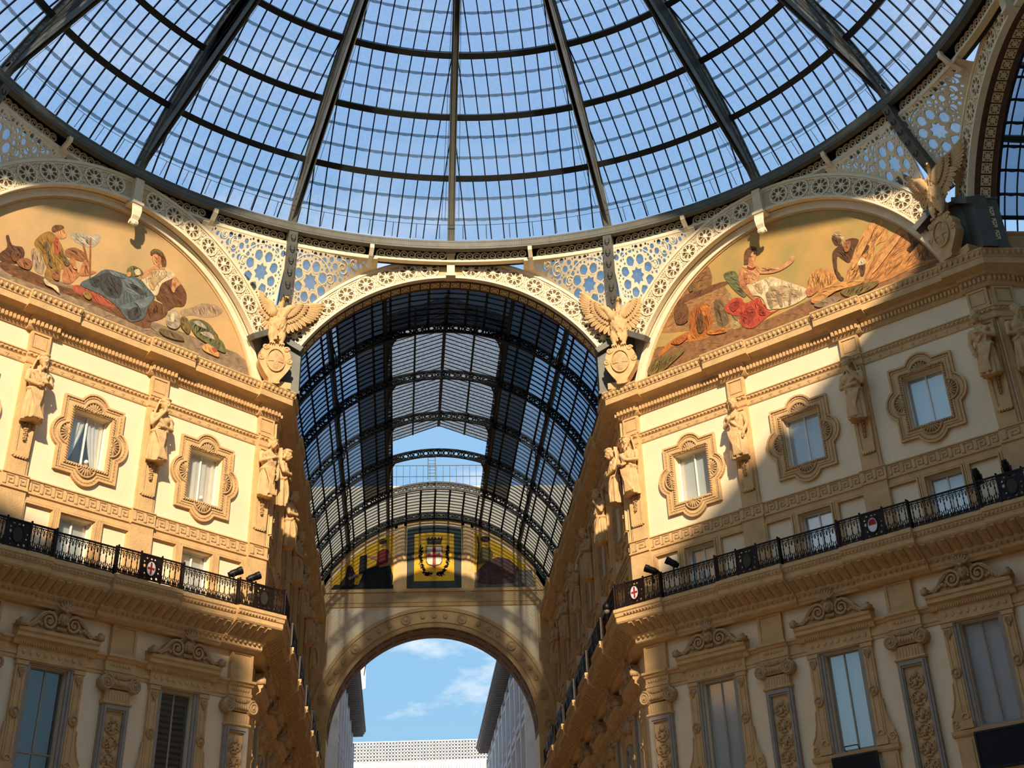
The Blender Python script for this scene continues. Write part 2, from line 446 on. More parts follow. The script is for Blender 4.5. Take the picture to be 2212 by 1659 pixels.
obj('lunette_mouldings', mb.mesh('lunette_mouldings', 'ochre'), endw)

def flat(name, poly, y, m, parent, label=None, thick=.012):
    mbb = MB().plate(poly, [], y-thick, y)
    return obj(name, mbb.mesh(name, m), parent, None, None, label)
def blob(cx, cz, rx, rz, n=16, rot=0):
    return [(cx+rx*cos(a)*cos(rot)-rz*sin(a)*sin(rot), cz+rx*cos(a)*sin(rot)+rz*sin(a)*cos(rot)) for a in [2*PI*i/n for i in range(n)]]
# central coat of arms panel
arms = thing('coat_of_arms_mosaic', 'gold mosaic panel with red cross shield, crown and wreath above the archway', 'mosaic', T(0, YE-.02, 26.85))
def rel(poly): return [(x, z-26.85) for x, z in poly]
top = lambda hw, z0, z1, bow: [(-hw, z0), (hw, z0)]+[(hw-2*hw*i/8, z1+bow*(1-((i-4)/4)**2)) for i in range(9)]
flat('border', rel(top(1.70, 26.87, 30.62, .2)), -.02, 'mosaicdark', arms)
flat('gold_ground', rel(top(1.24, 27.29, 30.26, .12)), -.035, 'gold', arms)
mat('heraldred', srgb(150, 44, 34), .5, var=.2, scale=20); mat('heraldwhite', srgb(205, 190, 160), .5, var=.15, scale=20)
mat('wreath', srgb(52, 40, 22), .6, var=.4, scale=14)
sh = lambda k, zc=28.85: [(-.48*k, zc+.62*k), (.48*k, zc+.62*k), (.48*k, zc-.35*k), (.36*k, zc-.52*k), (.1*k, zc-.58*k), (0, zc-.7*k), (-.1*k, zc-.58*k), (-.36*k, zc-.52*k), (-.48*k, zc-.35*k)]
s_ = flat('shield', rel(sh(1.06)), -.05, 'wreath', arms)
flat('shield_field', rel(sh(.97)), -.064, 'heraldwhite', s_)
flat('cross', rel([(-.1, 28.2), (.1, 28.2), (.1, 28.82), (.45, 28.82), (.45, 29.02), (.1, 29.02), (.1, 29.42), (-.1, 29.42), (-.1, 29.02), (-.45, 29.02), (-.45, 28.82), (-.1, 28.82)]), -.078, 'heraldred', s_)
cw = [(-.42, 29.6), (.42, 29.6), (.52, 30.0)]+[(.52-1.04*i/20, 30.0+(.12 if i % 4 < 2 else 0)-.05*(1-((i-10)/10)**2)) for i in range(21)]
flat('crown', rel(cw), -.05, 'wreath', arms)
mbw = MB(); random.seed(3)
for s in (-1, 1):
    for i in range(30):
        t = i/29; a = rad(100+150*t) if False else 0
        x = .22+.62*min(1, t*1.7); z = 27.72+max(0, (t-.28))*2.4
        for q in range(3):
            mbw.prism(blob(s*(x+random.uniform(-.1, .1)), z-26.85+random.uniform(-.1, .1), .1, .035, 8, random.uniform(0, 3.1)), -.055, -.035)
obj('laurel_wreath', mbw.mesh('laurel_wreath', 'wreath'), arms)
# the two figure panels beside it
mat('paintred', srgb(122, 40, 28), .7, var=.25, scale=6); mat('paintblack', srgb(34, 32, 30), .7, var=.3, scale=6); mat('paintskin', srgb(170, 120, 78), .7, var=.15, scale=6)
mat('paintmauve', srgb(98, 68, 58), .7, var=.35, scale=5); mat('paintolive', srgb(110, 96, 48), .7, var=.25, scale=6); mat('painthair', srgb(58, 36, 20), .7, var=.2, scale=8)
mat('paintstone', srgb(120, 108, 92), .7, var=.3, scale=5)
pl = thing('figure_mosaic', 'gold mosaic panel with seated figure in red blouse writing, left of the shield panel', 'mosaic', T(0, YE-.02, 26.85))
flat('gold_ground', rel(lun(-6.3, -2.5, 26.87, 7.45)), -.02, 'gold', pl)
flat('dark_base', rel([(-6.3, 26.87), (-2.5, 26.87), (-2.5, 27.1), (-6.1, 27.15)]), -.03, 'paintblack', pl)
flat('robe', rel([(-4.7, 26.95), (-2.6, 26.95), (-2.52, 27.6), (-2.75, 28.35), (-3.6, 28.3), (-4.3, 28.05), (-4.5, 27.5)]), -.04, 'paintblack', pl)
flat('blouse', rel([(-3.6, 28.25), (-2.75, 28.3), (-2.72, 28.9), (-2.85, 29.3), (-3.2, 29.35), (-3.5, 29.15)]), -.05, 'paintred', pl)
flat('arm', rel([(-2.72, 28.3), (-2.6, 28.7), (-2.75, 29.2), (-2.9, 29.0), (-2.85, 28.5), (-3.4, 28.3), (-3.4, 28.18)]), -.06, 'paintskin', pl)
flat('pointing_arm', rel([(-3.5, 28.85), (-4.1, 28.95), (-4.1, 28.83), (-3.5, 28.62)]), -.06, 'paintskin', pl)
flat('head', rel(blob(-3.15, 29.65, .16, .22)), -.055, 'paintskin', pl); flat('hair', rel(blob(-3.2, 29.82, .24, .19)), -.062, 'painthair', pl)
flat('tablet', rel([(-4.65, 27.75), (-4.15, 27.9), (-4.15, 29.0), (-4.6, 28.9)]), -.065, 'paintblack', pl)
flat('child', rel([(-5.9, 27.0), (-4.9, 27.0), (-4.85, 27.8), (-5.1, 28.35), (-5.35, 28.3), (-5.45, 27.7)]), -.045, 'painthair', pl)
flat('paper', rel([(-5.3, 27.55), (-4.75, 27.8), (-4.65, 27.65), (-5.2, 27.4)]), -.07, 'paintstone', pl)
pr_ = thing('figure_mosaic', 'gold mosaic panel with wreathed reclining figure in mauve drapery, right of the shield panel', 'mosaic', T(0, YE-.02, 26.85))
flat('gold_ground', rel(lun(2.5, 6.3, 26.87, 7.45)), -.02, 'gold', pr_)
flat('ground', rel([(2.5, 26.87), (6.3, 26.87), (6.1, 27.9), (5.2, 27.95), (4.2, 27.6), (2.5, 27.8)]), -.03, 'paintstone', pr_)
flat('drapery', rel([(2.55, 27.2), (2.7, 27.9), (3.3, 28.5), (4.0, 28.75), (4.7, 28.6), (5.3, 28.0), (5.1, 27.6), (4.9, 27.1), (3.4, 27.0)]), -.045, 'paintmauve', pr_)
flat('torso', rel([(2.7, 28.3), (3.6, 28.5), (3.7, 29.0), (3.45, 29.4), (3.0, 29.4), (2.8, 28.9)]), -.055, 'paintolive', pr_)
flat('head', rel(blob(3.3, 29.72, .17, .23)), -.06, 'paintskin', pr_); flat('wreathed_hair', rel(blob(3.22, 29.9, .3, .2)), -.068, 'painthair', pr_)
flat('staff', rel([(2.62, 27.6), (2.7, 27.6), (2.85, 29.5), (2.78, 30.1), (2.68, 30.1), (2.74, 29.5)]), -.07, 'painthair', pr_)

# ------------------------------------------------------------------ continuous trims of a facade
def corn_lo(o): return [(.3, 24.28), (-.05-o, 24.28), (-.10-o, 24.34), (-.14-o, 24.42), (-.14-o, 24.60), (-.26-o, 24.66), (-.30-o, 24.72), (-.40-o, 24.80), (.3, 24.80)]
def corn_hi(o): return [(.3, 24.72), (-.30-o, 24.74), (-.60-o, 24.86), (-.62-o, 24.86), (-.62-o, 25.10), (-.65-o, 25.12), (-.65-o, 25.17), (-.70-o, 25.30), (-.75-o, 25.37), (-.75-o, 25.42), (.6, 25.42)]
def slab_prof(o): return [(.3, 14.98), (-.08, 14.98), (-.12-o*.6, 15.06), (-.16-o*.6, 15.10), (-.16-o*.6, 15.22), (-.28-o*.6, 15.32), (-.30-o*.6, 15.40), (-.80-o, 15.74), (-.84-o, 15.80), (-.84-o, 15.96), (-.88-o, 15.98), (-.90-o, 16.10), (-.94-o, 16.14), (-.94-o, 16.26), (.3, 16.26)]
def runs(L, xp, hw, ends):
    """segments (x0,x1,extra) with breaks forward over the pilasters"""
    segs = []; cur = 0
    items = sorted([(x-hw, x+hw) for x in xp]+([(0, ends[2])] if ends[0] else [])+([(L-ends[2], L)] if ends[1] else []))
    for a, b in items:
        if a > cur: segs.append((cur, a, 0))
        segs.append((a, b, 1)); cur = b
    if cur < L: segs.append((cur, L, 0))
    return segs
def trims(tagname, idx, M, L, xp, m0, m1, ends, rich=True):
    g = {}
    # main cornice
    mb = MB(); dn = MB(); eg = MB()
    for a, b, k in runs(L, xp, .62, (ends[0], ends[1], .95)):
        o = .12*k; mm0 = m0 if a == 0 else 0; mm1 = m1 if b == L else 0
        mb.prof(corn_lo(o), a, b, mm0, mm1)
        x = a+.03-(mm0*(.2+o)); xe = b-.03+(mm1*(.2+o))
        n = max(1, int((xe-x)/.15))
        for i in range(n):
            xx = x+(xe-x)*(i+.5)/n
            dn.box(xx-.042, xx+.042, -.25-o, -.14-o, 24.42, 24.585)
    for a, b, k in runs(L, xp, 1.02, (ends[0], ends[1], 1.35)):
        o = .14*k; mm0 = m0 if a == 0 else 0; mm1 = m1 if b == L else 0
        mb.prof(corn_hi(o), a, b, mm0, mm1)
        xa = a-(mm0*(.68+o)); xb = b+(mm1*(.68+o)); n = max(1, int((xb-xa)/.2))
        for i in range(n):
            eg.ell((xa+(xb-xa)*(i+.5)/n, -.70-o, 25.265), (.062, .05, .095), 6, 4)
    c = tag(obj('trim_%d' % idx, mb.mesh('cornice', 'ochre'), None, M), 'projecting ochre cornice along the '+tagname, 'cornice', kind='structure')
    obj('dentils', dn.mesh('dentils', 'ochre'), c, kind='stuff'); obj('egg_moulding', eg.mesh('egg_moulding', 'ochre', True), c, kind='stuff')
    # frieze band with beads and crosses
    mb = MB(); bd = MB()
    for a, b, k in runs(L, xp, .42, (ends[0], ends[1], .75)):
        o = .12*k; mm0 = m0 if a == 0 else 0; mm1 = m1 if b == L else 0
        mb.prof([(.2, 23.02), (-.03-o, 23.02), (-.05-o, 23.06), (-.05-o, 23.25), (-.1-o, 23.30), (-.1-o, 23.40), (-.14-o, 23.42), (-.14-o, 23.46), (.2, 23.48)], a, b, mm0, mm1)
        n = max(1, int((b-a)/.17))
        for i in range(n): bd.ell((a+(b-a)*(i+.5)/n, -.12-o, 23.35), (.06, .035, .045), 6, 4)
        if not k:
            n = max(1, int((b-a)/.42))
            for i in range(n):
                xx = a+(b-a)*(i+.5)/n
                bd.box(xx-.07, xx+.07, -.07, -.04, 23.135, 23.165); bd.box(xx-.018, xx+.018, -.07, -.04, 23.08, 23.21)
    c = tag(obj('trim_%d' % (idx+1), mb.mesh('string_course', 'ochre'), None, M), 'beaded string course below the cornice of the '+tagname, 'moulding', kind='structure')
    obj('beads', bd.mesh('beads', 'ochre'), c, kind='stuff')
    # meander band
    mb = MB(); gk = MB()
    for a, b, k in runs(L, xp, .5, (ends[0], ends[1], .85)):
        o = .10*k; mm0 = m0 if a == 0 else 0; mm1 = m1 if b == L else 0
        mb.prof([(.2, 18.46), (-.05-o, 18.46), (-.12-o, 18.50), (-.12-o, 18.56), (-.07-o, 18.58), (-.07-o, 18.97), (-.11-o, 18.99), (-.11-o, 19.03), (.2, 19.05)], a, b, mm0, mm1)
        xa = a+.06; n = max(1, int((b-a-.1)/.44)); u = (b-a-.12)/n; y0, y1 = -.095-o, -.06-o; t = .032
        for i in range(n):
            x = xa+i*u
            for (x0, x1, z0, z1) in ((0, .12, 0, t), (.12-t, .12, 0, .34), (.12-t, .40, .34-t, .34), (.40-t, .40, .06, .34), (.20, .40, .06, .06+t), (.20, .20+t, .06, .22), (.20, .32, .22-t, .22)):
                gk.box(x+x0*u/.44, x+x1*u/.44, y0, y1, 18.605+z0, 18.605+z1)
    c = tag(obj('trim_%d' % (idx+2), mb.mesh('meander_band', 'ochre'), None, M), 'ochre band with a meander pattern along the '+tagname, 'moulding', kind='structure')
    obj('meander', gk.mesh('meander', 'carved'), c, kind='stuff')
    # balcony slab with its panelled soffit
    mb = MB(); md = MB()
    for a, b, k in runs(L, xp, 1.36, (ends[0], ends[1], 1.75)):
        o = .14*k; mm0 = m0 if a == 0 else 0; mm1 = m1 if b == L else 0
        mb.prof(slab_prof(o), a, b, mm0, mm1)
        n = max(1, int((b-a)/.34))
        for i in range(n):
            xx = a+(b-a)*(i+.5)/n; w = .085
            y0, z0, y1, z1 = -.32-o*.6, 15.40, -.78-o, 15.71
            md.add([(xx-w, y0, z0-.035), (xx+w, y0, z0-.035), (xx+w, y1, z1-.03), (xx-w, y1, z1-.03), (xx-w, y0, z0+.05), (xx+w, y0, z0+.05), (xx+w, y1, z1+.05), (xx-w, y1, z1+.05)],
                   [(0,1,2,3),(4,5,6,7),(0,1,5,4),(1,2,6,5),(2,3,7,6),(3,0,4,7)])
        n = max(1, int((b-a)/.14))
        for i in range(n): md.ell((a+(b-a)*(i+.5)/n, -.915-o, 16.05), (.05, .03, .05), 6, 4)
        n = max(1, int((b-a)/.2))
        for i in range(n): md.ell((a+(b-a)*(i+.5)/n, -.22-o*.6, 15.26), (.06, .05, .06), 6, 4)
    c = tag(obj('trim_%d' % (idx+3), mb.mesh('balcony_slab', 'ochre'), None, M), 'continuous stone balcony slab along the '+tagname, 'balcony', kind='structure')
    obj('modillions', md.mesh('modillions', 'carved'), c, kind='stuff')
    # entablature of the main floor (recessed plane)
    mb = MB()
    for a, b, k in runs(L, xp, .6, (ends[0], ends[1], 1.05)):
        o = .12*k-REC; mm0 = m0 if a == 0 else 0; mm1 = m1 if b == L else 0
        mb.prof([(.4, 13.34), (-.04-o, 13.34), (-.04-o, 13.44), (-.07-o, 13.45), (-.07-o, 13.55), (-.04-o, 13.56), (-.04-o, 13.76), (-.1-o, 13.80), (-.13-o, 13.86), (-.2-o, 13.90), (-.2-o, 13.98), (.4, 14.0)], a, b, mm0, mm1)
    tag(obj('trim_%d' % (idx+4), mb.mesh('entablature', 'ochre'), None, M), 'low entablature tying the tall window heads of the '+tagname, 'moulding', kind='structure')
    # mezzanine facing with sunk panels
    return g
trims('right corner facade', 1, FR, LD, XP_D, .4142, .4142, (1, 1))
trims('left corner facade', 6, FL, LD, XP_D, .4142, .4142, (1, 1))
trims('right wall of the far arcade', 11, AR, LA, XP_AR, 0, .4142, (0, 1))
trims('left wall of the far arcade', 16, AL, LA, XP_AL, .4142, 0, (1, 0))
trims('side arcade at the right edge', 21, XA, 14, [5.2, 10.2], .4142, 0, (1, 0))
# ------------------------------------------------------------------ prototypes: mezzanine facing
def mezz(M, L, xw, xp, ends, wall):
    """ochre facing of the low storey: a child piece of the wall per bay, with sunk plaster panels"""
    edges = sorted([0 if ends[0] else 0]+[x for x in xp]+[L])
    for x in xw:
        a = max([e for e in edges if e < x]); b = min([e for e in edges if e > x])
        mb = MB()
        holes = [[(x+p, 16.6), (x+q, 16.6), (x+q, 18.16), (x+p, 18.16)] for p, q in ((-MO-.02, MO+.02), (-2.0, -1.0), (1.0, 2.0)) if x+p > a+.1 and x+q < b-.1]
        mb.plate([(a, 16.2), (b, 16.2), (b, 18.47), (a, 18.47)], holes, -.06, .0)
        for h in holes:
            (x0, z0), (x1, _), (_, z1), _ = h
            for k, d in ((.16, .10), (.08, .13)):
                mb.plate([(x0-k, z0-k), (x1+k, z0-k), (x1+k, z1+k), (x0-k, z1+k)], [[(x0-k+.06, z0-k+.06), (x1+k-.06, z0-k+.06), (x1+k-.06, z1+k-.06), (x0-k+.06, z1+k-.06)]], -d, -.05)
        obj('mezzanine_facing', mb.mesh('mezzanine_facing', 'ochre'), wall)
    for x in list(xp)+([.42] if ends[0] else [])+([L-.42] if ends[1] else []):
        obj('mezzanine_pier', MB().box(x-.47 if x > .5 else -.05, x+.47 if x < L-.5 else L+.05, -.16, 0, 16.2, 18.47).mesh('mezzanine_pier', 'ochre'), wall)
mezz(FR, LD, XW_D, XP_D, (1, 1), wallFR); mezz(FL, LD, XW_D, XP_D, (1, 1), wallFL)
mezz(AR, LA, XW_AR, XP_AR, (0, 1), wallAR); mezz(AL, LA, XW_AL, XP_AL, (1, 0), wallAL); mezz(XA, 14, [2.8], [5.2], (1, 0), wallXA)

# ------------------------------------------------------------------ quatrefoil window
def quat(o, n=12):
    hw, hh, r = 1.24-o, 1.40-o, .63-o
    cx, cz = .93, 1.10
    ax = math.acos((hw-cx)/r); az = math.acos((hh-cz)/r)
    P = []
    def lobe(c, a_mid, half):
        return [(c[0]+r*cos(a_mid-half+2*half*i/n), c[1]+r*sin(a_mid-half+2*half*i/n)) for i in range(n+1)]
    P += [(hw, -hh)]+lobe((cx, 0), 0, ax)+[(hw, hh)]+lobe((0, cz), PI/2, az)+[(-hw, hh)]+lobe((-cx, 0), PI, ax)+[(-hw, -hh)]+lobe((0, -cz), 3*PI/2, az)
    return P
rect = lambda a, b: [(-a, -b), (a, -b), (a, b), (-a, b)]
mb = MB().plate(quat(0), [rect(.78, .985)], -.07, 0); mb.plate(quat(0), [quat(.07)], -.13, -.06); mb.plate(quat(.13), [quat(.16)], -.10, -.06); mb.plate(rect(.98, 1.18), [rect(.78, .985)], -.10, -.06)
q_sur = mb.mesh('window_surround', 'ochre')
def along(poly, step):
    out = []; n = len(poly); acc = 0
    for i in range(n):
        a = Vector(poly[i]); b = Vector(poly[(i+1) % n]); l = (b-a).length
        if l < 1e-6: continue
        while acc < l: out.append((a+(b-a)*(acc/l), math.atan2(b.y-a.y, b.x-a.x))); acc += step
        acc -= l
    return out
mb = MB()
for p, a in along(quat(.105), .13): mb.join(MB().box(-.04, .04, -.015, .015, -.014, .014), T(p.x, -.08, p.y) @ RY(-math.degrees(a)))
q_bead = mb.mesh('window_beading', 'carved')
mb = MB()
for p, a in along(rect(.86, 1.06), .095): mb.ell((p.x, -.12, p.y), (.07, .045, .035), 6, 4, Matrix.Rotation(-a-.7, 3, 'Y'))
q_rope = mb.mesh('rope_moulding', 'carved', True)
mb = MB()
for i in range(9):
    a = rad(-80+20*i); mb.ell((sin(a)*.21, -.1, cos(a)*.21), (.035, .045, .17), 6, 5, Matrix.Rotation(a, 3, 'Y'))
mb.arc(0, 0, .37, .43, -PI/2, PI/2, 14, -.13, -.05); mb.arc(0, 0, 0.01, .37, -PI/2, PI/2, 12, -.075, -.05); mb.ell((0, -.1, .03), (.08, .07, .06), 8, 5)
q_shell = mb.mesh('shell', 'carved', True)
def sash(w, h, y, mull=True, m='white', t=.05):
    mb = MB().plate(rect(w, h), [rect(w-t, h-t)], y-.03, y+.03)
    if mull: mb.box(-t*.55, t*.55, y-.035, y+.035, -h+t, h-t)
    return mb.mesh('sash', m)
pane_m = {}
def pane(w, h, y):
    k = (w, h, y)
    if k not in pane_m: pane_m[k] = MB().box(-w/2, w/2, y-.004, y+.004, -h/2, h/2).mesh('pane', 'windowglass')
    return pane_m[k]
def folds(w, z0, z1, y, lean=0, n=40, pinch=0):
    """hanging curtain, gathered to one side at the bottom"""
    def fn(u, v):
        ww = w*(1-pinch*(1-v)**1.5); x = u*ww
        return (lean*(w-ww) + x, y+.025*sin(u*26)+.01*sin(u*61), z0+(z1-z0)*v)
    return MB().grid(fn, n, 8).mesh('curtain', 'curtain', True)
q_sash = sash(.77, .98, .3); q_blind = MB().box(-.76, .76, .36, .38, -.97, .97).mesh('blind', 'blind')
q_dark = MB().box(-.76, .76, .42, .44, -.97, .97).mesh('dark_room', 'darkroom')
q_c1 = folds(.73, -.97, .97, .35, 0, pinch=.78); q_c2 = folds(.73, -.97, .97, .35, 1, pinch=.62); q_cf = folds(1.5, -.97, .95, .36, 0, 60)
q_base = [('surround', q_sur), ('beading', q_bead, None, None, {'kind': 'stuff'}), ('rope_moulding', q_rope),
          ('shell', q_shell, T(0, 0, 1.0)), ('shell', q_shell, T(0, 0, -1.0) @ RY(180)), ('shell', q_shell, T(.84, 0, 0) @ RY(90)), ('shell', q_shell, T(-.84, 0, 0) @ RY(-90)),
          ('sash', q_sash), ('pane', pane(.69, 1.86, .3), T(-.37, 0, 0)), ('pane', pane(.69, 1.86, .3), T(.37, 0, 0))]
q_win = q_base+[('blind', q_blind)]
q_curt = q_base[:-2]+[('pane', pane(.69, 1.86, .3), T(-.37, 0, 0)), ('pane', pane(.69, 1.86, .3), T(.37, 0, 0)), ('dark_interior', q_dark), ('curtain', q_c1, T(-.74, 0, 0)), ('curtain', q_c2, T(.01, 0, 0))]
q_net = q_base+[('dark_interior', q_dark), ('curtain', q_cf, T(-.75, 0, 0))]
WN = [0]
def wname(): WN[0] += 1; return 'window_%d' % WN[0]
def qwin(F, x, label, kind=0):
    return place([q_win, q_curt, q_net][kind], wname(), F @ T(x, 0, 21.02), label, 'window', kind='structure')
o3 = ['nearest the far arcade', 'in the middle of the row', 'nearest the side arcade']
for x, w in zip(XW_D, o3): qwin(FR, x, 'quatrefoil framed window of the right corner facade, '+w)
qwin(FL, XW_D[2], 'quatrefoil framed window with closed net curtain on the left corner facade', 2)
qwin(FL, XW_D[1], 'quatrefoil framed window with parted white curtains on the left corner facade', 1)
qwin(FL, XW_D[0], 'quatrefoil framed window at the left edge of the left corner facade')
nth = ['first', 'second', 'third', 'fourth', 'fifth', 'sixth', 'seventh']
for i, x in enumerate(XW_AR): qwin(AR, x, '%s quatrefoil window from the viewer on the shaded right arcade wall' % nth[i])
for i, x in enumerate(XW_AL): qwin(AL, x, '%s quatrefoil window from the viewer on the left arcade wall' % nth[i])
qwin(XA, 2.8, 'quatrefoil window of the side arcade at the right edge')

# mezzanine windows
m_sash = sash(MO, .78, .25); m_blind = MB().box(-MO, MO, .33, .35, -.78, .78).mesh('blind', 'blind')
m_win = [('sash', m_sash), ('pane', pane(.56, 1.46, .25), T(-.31, 0, 0)), ('pane', pane(.56, 1.46, .25), T(.31, 0, 0)), ('blind', m_blind)]
def mwin(F, x, label): place(m_win, wname(), F @ T(x, 0, 17.375), label, 'window', kind='structure')
for x, w in zip(XW_D, o3): mwin(FR, x, 'low window behind the balcony railing of the right corner facade, '+w)
for x, w in zip(reversed(XW_D), ['nearest the far arcade', 'in the middle of the row', 'at the left edge']): mwin(FL, x, 'low window behind the balcony railing of the left corner facade, '+w)
for i, x in enumerate(XW_AR): mwin(AR, x, '%s low window from the viewer on the right arcade wall' % nth[i])
for i, x in enumerate(XW_AL): mwin(AL, x, '%s low window from the viewer on the left arcade wall' % nth[i])
mwin(XA, 2.8, 'low balcony window of the side arcade at the right edge')

# ------------------------------------------------------------------ upper pilaster
mb = MB(); mb.box(-.40, .40, -.12, 0, 19.0, 24.3); mb.prism([(-.3, 19.0), (.3, 19.0), (.3, 19.55), (-.3, 19.55)], -.17, 0)
p_shaft = mb.mesh('pilaster_shaft', 'ochre')
mb = MB(); mb.prism([(-.24, 19.7), (.24, 19.7), (.31, 22.9), (-.31, 22.9)], -.20, -.1); mb.plate([(-.28, 19.62), (.28, 19.62), (.36, 22.95), (-.36, 22.95)], [[(-.2, 19.75), (.2, 19.75), (.27, 22.85), (-.27, 22.85)]], -.24, -.1)
for i in range(5): mb.ell((-.2+.1*i, -.2, 19.6), (.05, .06, .05), 6, 4)
p_term = mb.mesh('pilaster_term', 'ochre')
mb = MB(); mb.plate([(-.38, 23.5), (.38, 23.5), (.38, 24.26), (-.38, 24.26)], [[(-.3, 23.6), (.3, 23.6), (.3, 24.18), (-.3, 24.18)]], -.16, -.1); mb.box(-.25, .25, -.145, -.1, 23.66, 24.12)
p_block = mb.mesh('pilaster_block', 'ochre')
mb = MB(); random.seed(11)
for i in range(9):
    z = 20.82-.075*i; w = .11*(1-.05*i) if i % 2 else .05
    mb.ell((w*.5, -.26, z), (w*.6, .05, .04), 6, 4); mb.ell((-w*.5, -.26, z-.02), (w*.6, .05, .04), 6, 4)
p_gar = mb.mesh('garland', 'carved', True)
Z19 = T(0, 0, -19.0)
p_pil = [('shaft', p_shaft, Z19), ('term', p_term, Z19), ('block', p_block, Z19), ('garland', p_gar, Z19)]

# ------------------------------------------------------------------ carved half figures
def ringpts(cx, cy, z, rx, ry, n=32, fold=0, nf=9, ph=0, hem=0):
    out = []
    for i in range(n):
        a = 2*PI*i/n; k = 1+fold*(cos(nf*a+ph)+.5*cos((nf*2+1)*a-ph*1.7))
        out.append((cx+rx*k*cos(a), cy+ry*k*sin(a), z+hem*sin(2*a+ph)))
    return out
def limb(mb, pts, rs, n=10):
    P = [Vector(p) for p in pts]; Q = []; RR = []
    for i in range(len(P)-1):
        for k in range(4): Q.append(P[i].lerp(P[i+1], k/4)); RR.append(rs[i]+(rs[i+1]-rs[i])*k/4)
    Q.append(P[-1]); RR.append(rs[-1])
    mb.tube(Q, RR, n)
    mb.ell(P[-1], rs[-1], 8, 6)
    for p, r in zip(P[1:-1], rs[1:-1]): mb.ell(p, r*1.02, 8, 6)
def hand(mb, p, d, spread):
    p = Vector(p); d = Vector(d).normalized(); s = Vector(spread).normalized()
    mb.ell(p+d*.05, (.065, .05, .065), 8, 6)
    for k, l in zip((-1.5, -.5, .5, 1.5), (.10, .13, .125, .09)):
        q = p+d*.09+s*(k*.03)
        mb.tube([q, q+d*l*.6, q+d*l+Vector((0, .02, -.01))], [.021, .02, .015], 6)
    mb.tube([p+s*.06, p+s*.09+d*.06, p+s*.08+d*.1], [.025, .022, .016], 6)
def figure(name, pose='crossed', beard=True, veil=False, bare=True, tilt=(0, 0), flip=1, seed=0):
    rnd = random.Random(seed); mb = MB()
    yb = -.02
    rings = []
    for i in range(15):
        t = i/14; z = 1.16*t
        rings.append(ringpts(0, yb+.0, z, .385-.10*t+.03*sin(t*3), .27-.06*t, 56, .105*(1-.5*t), 8+seed % 3, 1.1*t+seed, .055*(1-t)))
    mb.loft(rings)
    # rolled cloth at the waist and a diagonal fall of drapery
    mb.loft([ringpts(0, yb, 1.06+.05*k, .31+.05*sin(PI*k/3), .22+.05*sin(PI*k/3), 28, .04, 13, k) for k in range(4)])
    for j in range(6):
        x0 = flip*(.30-.085*j)
        mb.tube([(x0, -.24, 1.12), (x0*.75, -.31, .85), (x0*.3, -.33, .5), (x0*.35-flip*.05*j, -.31, .06)], [.045, .042, .038, .03], 7)
    T_ = [(1.05, .27, .19), (1.18, .265, .185), (1.34, .30, .205), (1.52, .355, .225), (1.66, .385, .225), (1.77, .36, .19), (1.85, .24, .15), (1.93, .11, .115), (2.06, .095, .11)]
    mb.loft([ringpts(0, yb-.0, z, rx, ry, 28, 0 if bare else .03, 11, z*5) for z, rx, ry in T_])
    if bare:
        for s in (-1, 1): mb.ell((s*.15, yb-.17, 1.60), (.15, .08, .12), 10, 7); mb.ell((s*.07, yb-.17, 1.3), (.07, .04, .06), 8, 5)
    else:
        for s in (-1, 1): mb.ell((s*.14, yb-.18, 1.55), (.11, .1, .11), 10, 7)
        for j in range(6): 
            x = -.28+.11*j; mb.tube([(x*1.1, -.2, 1.78), (x*.7, -.25, 1.45), (x*.55, -.21, 1.12)], [.03, .03, .022], 6)
    # shawl over one shoulder
    mb.tube([(flip*.30, .08, 1.72), (flip*.27, -.2, 1.70), (flip*.02, -.27, 1.40), (-flip*.24, -.2, 1.14)], [.09, .085, .07, .06], 8)
    # head
    hx, hy = tilt
    hc = Vector((hx*.12, yb-.13-hy*.06, 2.24-hy*.05)); Mh = Matrix.Rotation(hx*.6, 3, 'Z') @ Matrix.Rotation(.08+hy*.32, 3, 'X')
    E = lambda c, r, nu=10, nv=7: mb.ell(hc+Mh @ Vector(c), r, nu, nv, Mh)
    E((0, 0, 0), (.155, .175, .205), 14, 10); E((0, -.06, -.11), (.105, .115, .115))
    mb.tube([hc+Mh @ Vector((0, -.165, .045)), hc+Mh @ Vector((0, -.205, -.03)), hc+Mh @ Vector((0, -.17, -.05))], [.022, .036, .024], 6)
    E((0, -.16, .055), (.115, .034, .026)); E((0, -.165, -.095), (.05, .025, .018))
    for s in (-1, 1): E((s*.062, -.145, .018), (.026, .02, .016)); E((s*.15, .0, 0), (.02, .04, .05))
    for j in range(16):
        a = rnd.uniform(-2.6, 2.6)+PI/2; z = rnd.uniform(.02, .2)
        E((.14*cos(a), .15*sin(a)*(1 if sin(a) > 0 else .6)+.02, z), (.07, .07, .06), 7, 5)
    E((0, .03, .14), (.165, .17, .10))
    if beard:
        for j in range(9):
            E((rnd.uniform(-.08, .08), -.14+rnd.uniform(-.02, .03), -.12-.03*j), (.05, .045, .06), 7, 5)
        for s in (-1, 1): E((s*.05, -.185, -.075), (.045, .022, .018), 7, 5)
    else:
        for s in (-1, 1):
            for j in range(4): E((s*(.125+.012*j), .05, .06-.075*j), (.05, .08, .065), 7, 5)
    if veil:
        rr = []
        for k in range(8):
            t = k/7; z = 2.5-.95*t; w = .13+.27*t**.8
            rr.append([(hc.x*(1-t)+w*cos(a), .03+.17*(.8+.4*t)*sin(a)+.02*cos(9*a+k), z) for a in [PI*1.0*(-.12)+PI*1.24*i/19 for i in range(20)]]+
                      [(hc.x*(1-t)+(w-.05)*cos(a), .03+.12*(.8+.4*t)*sin(a), z-.02) for a in [PI*1.12-PI*1.24*i/19 for i in range(20)]])
        mb.loft(rr); E((0, .02, .2), (.18, .19, .07))
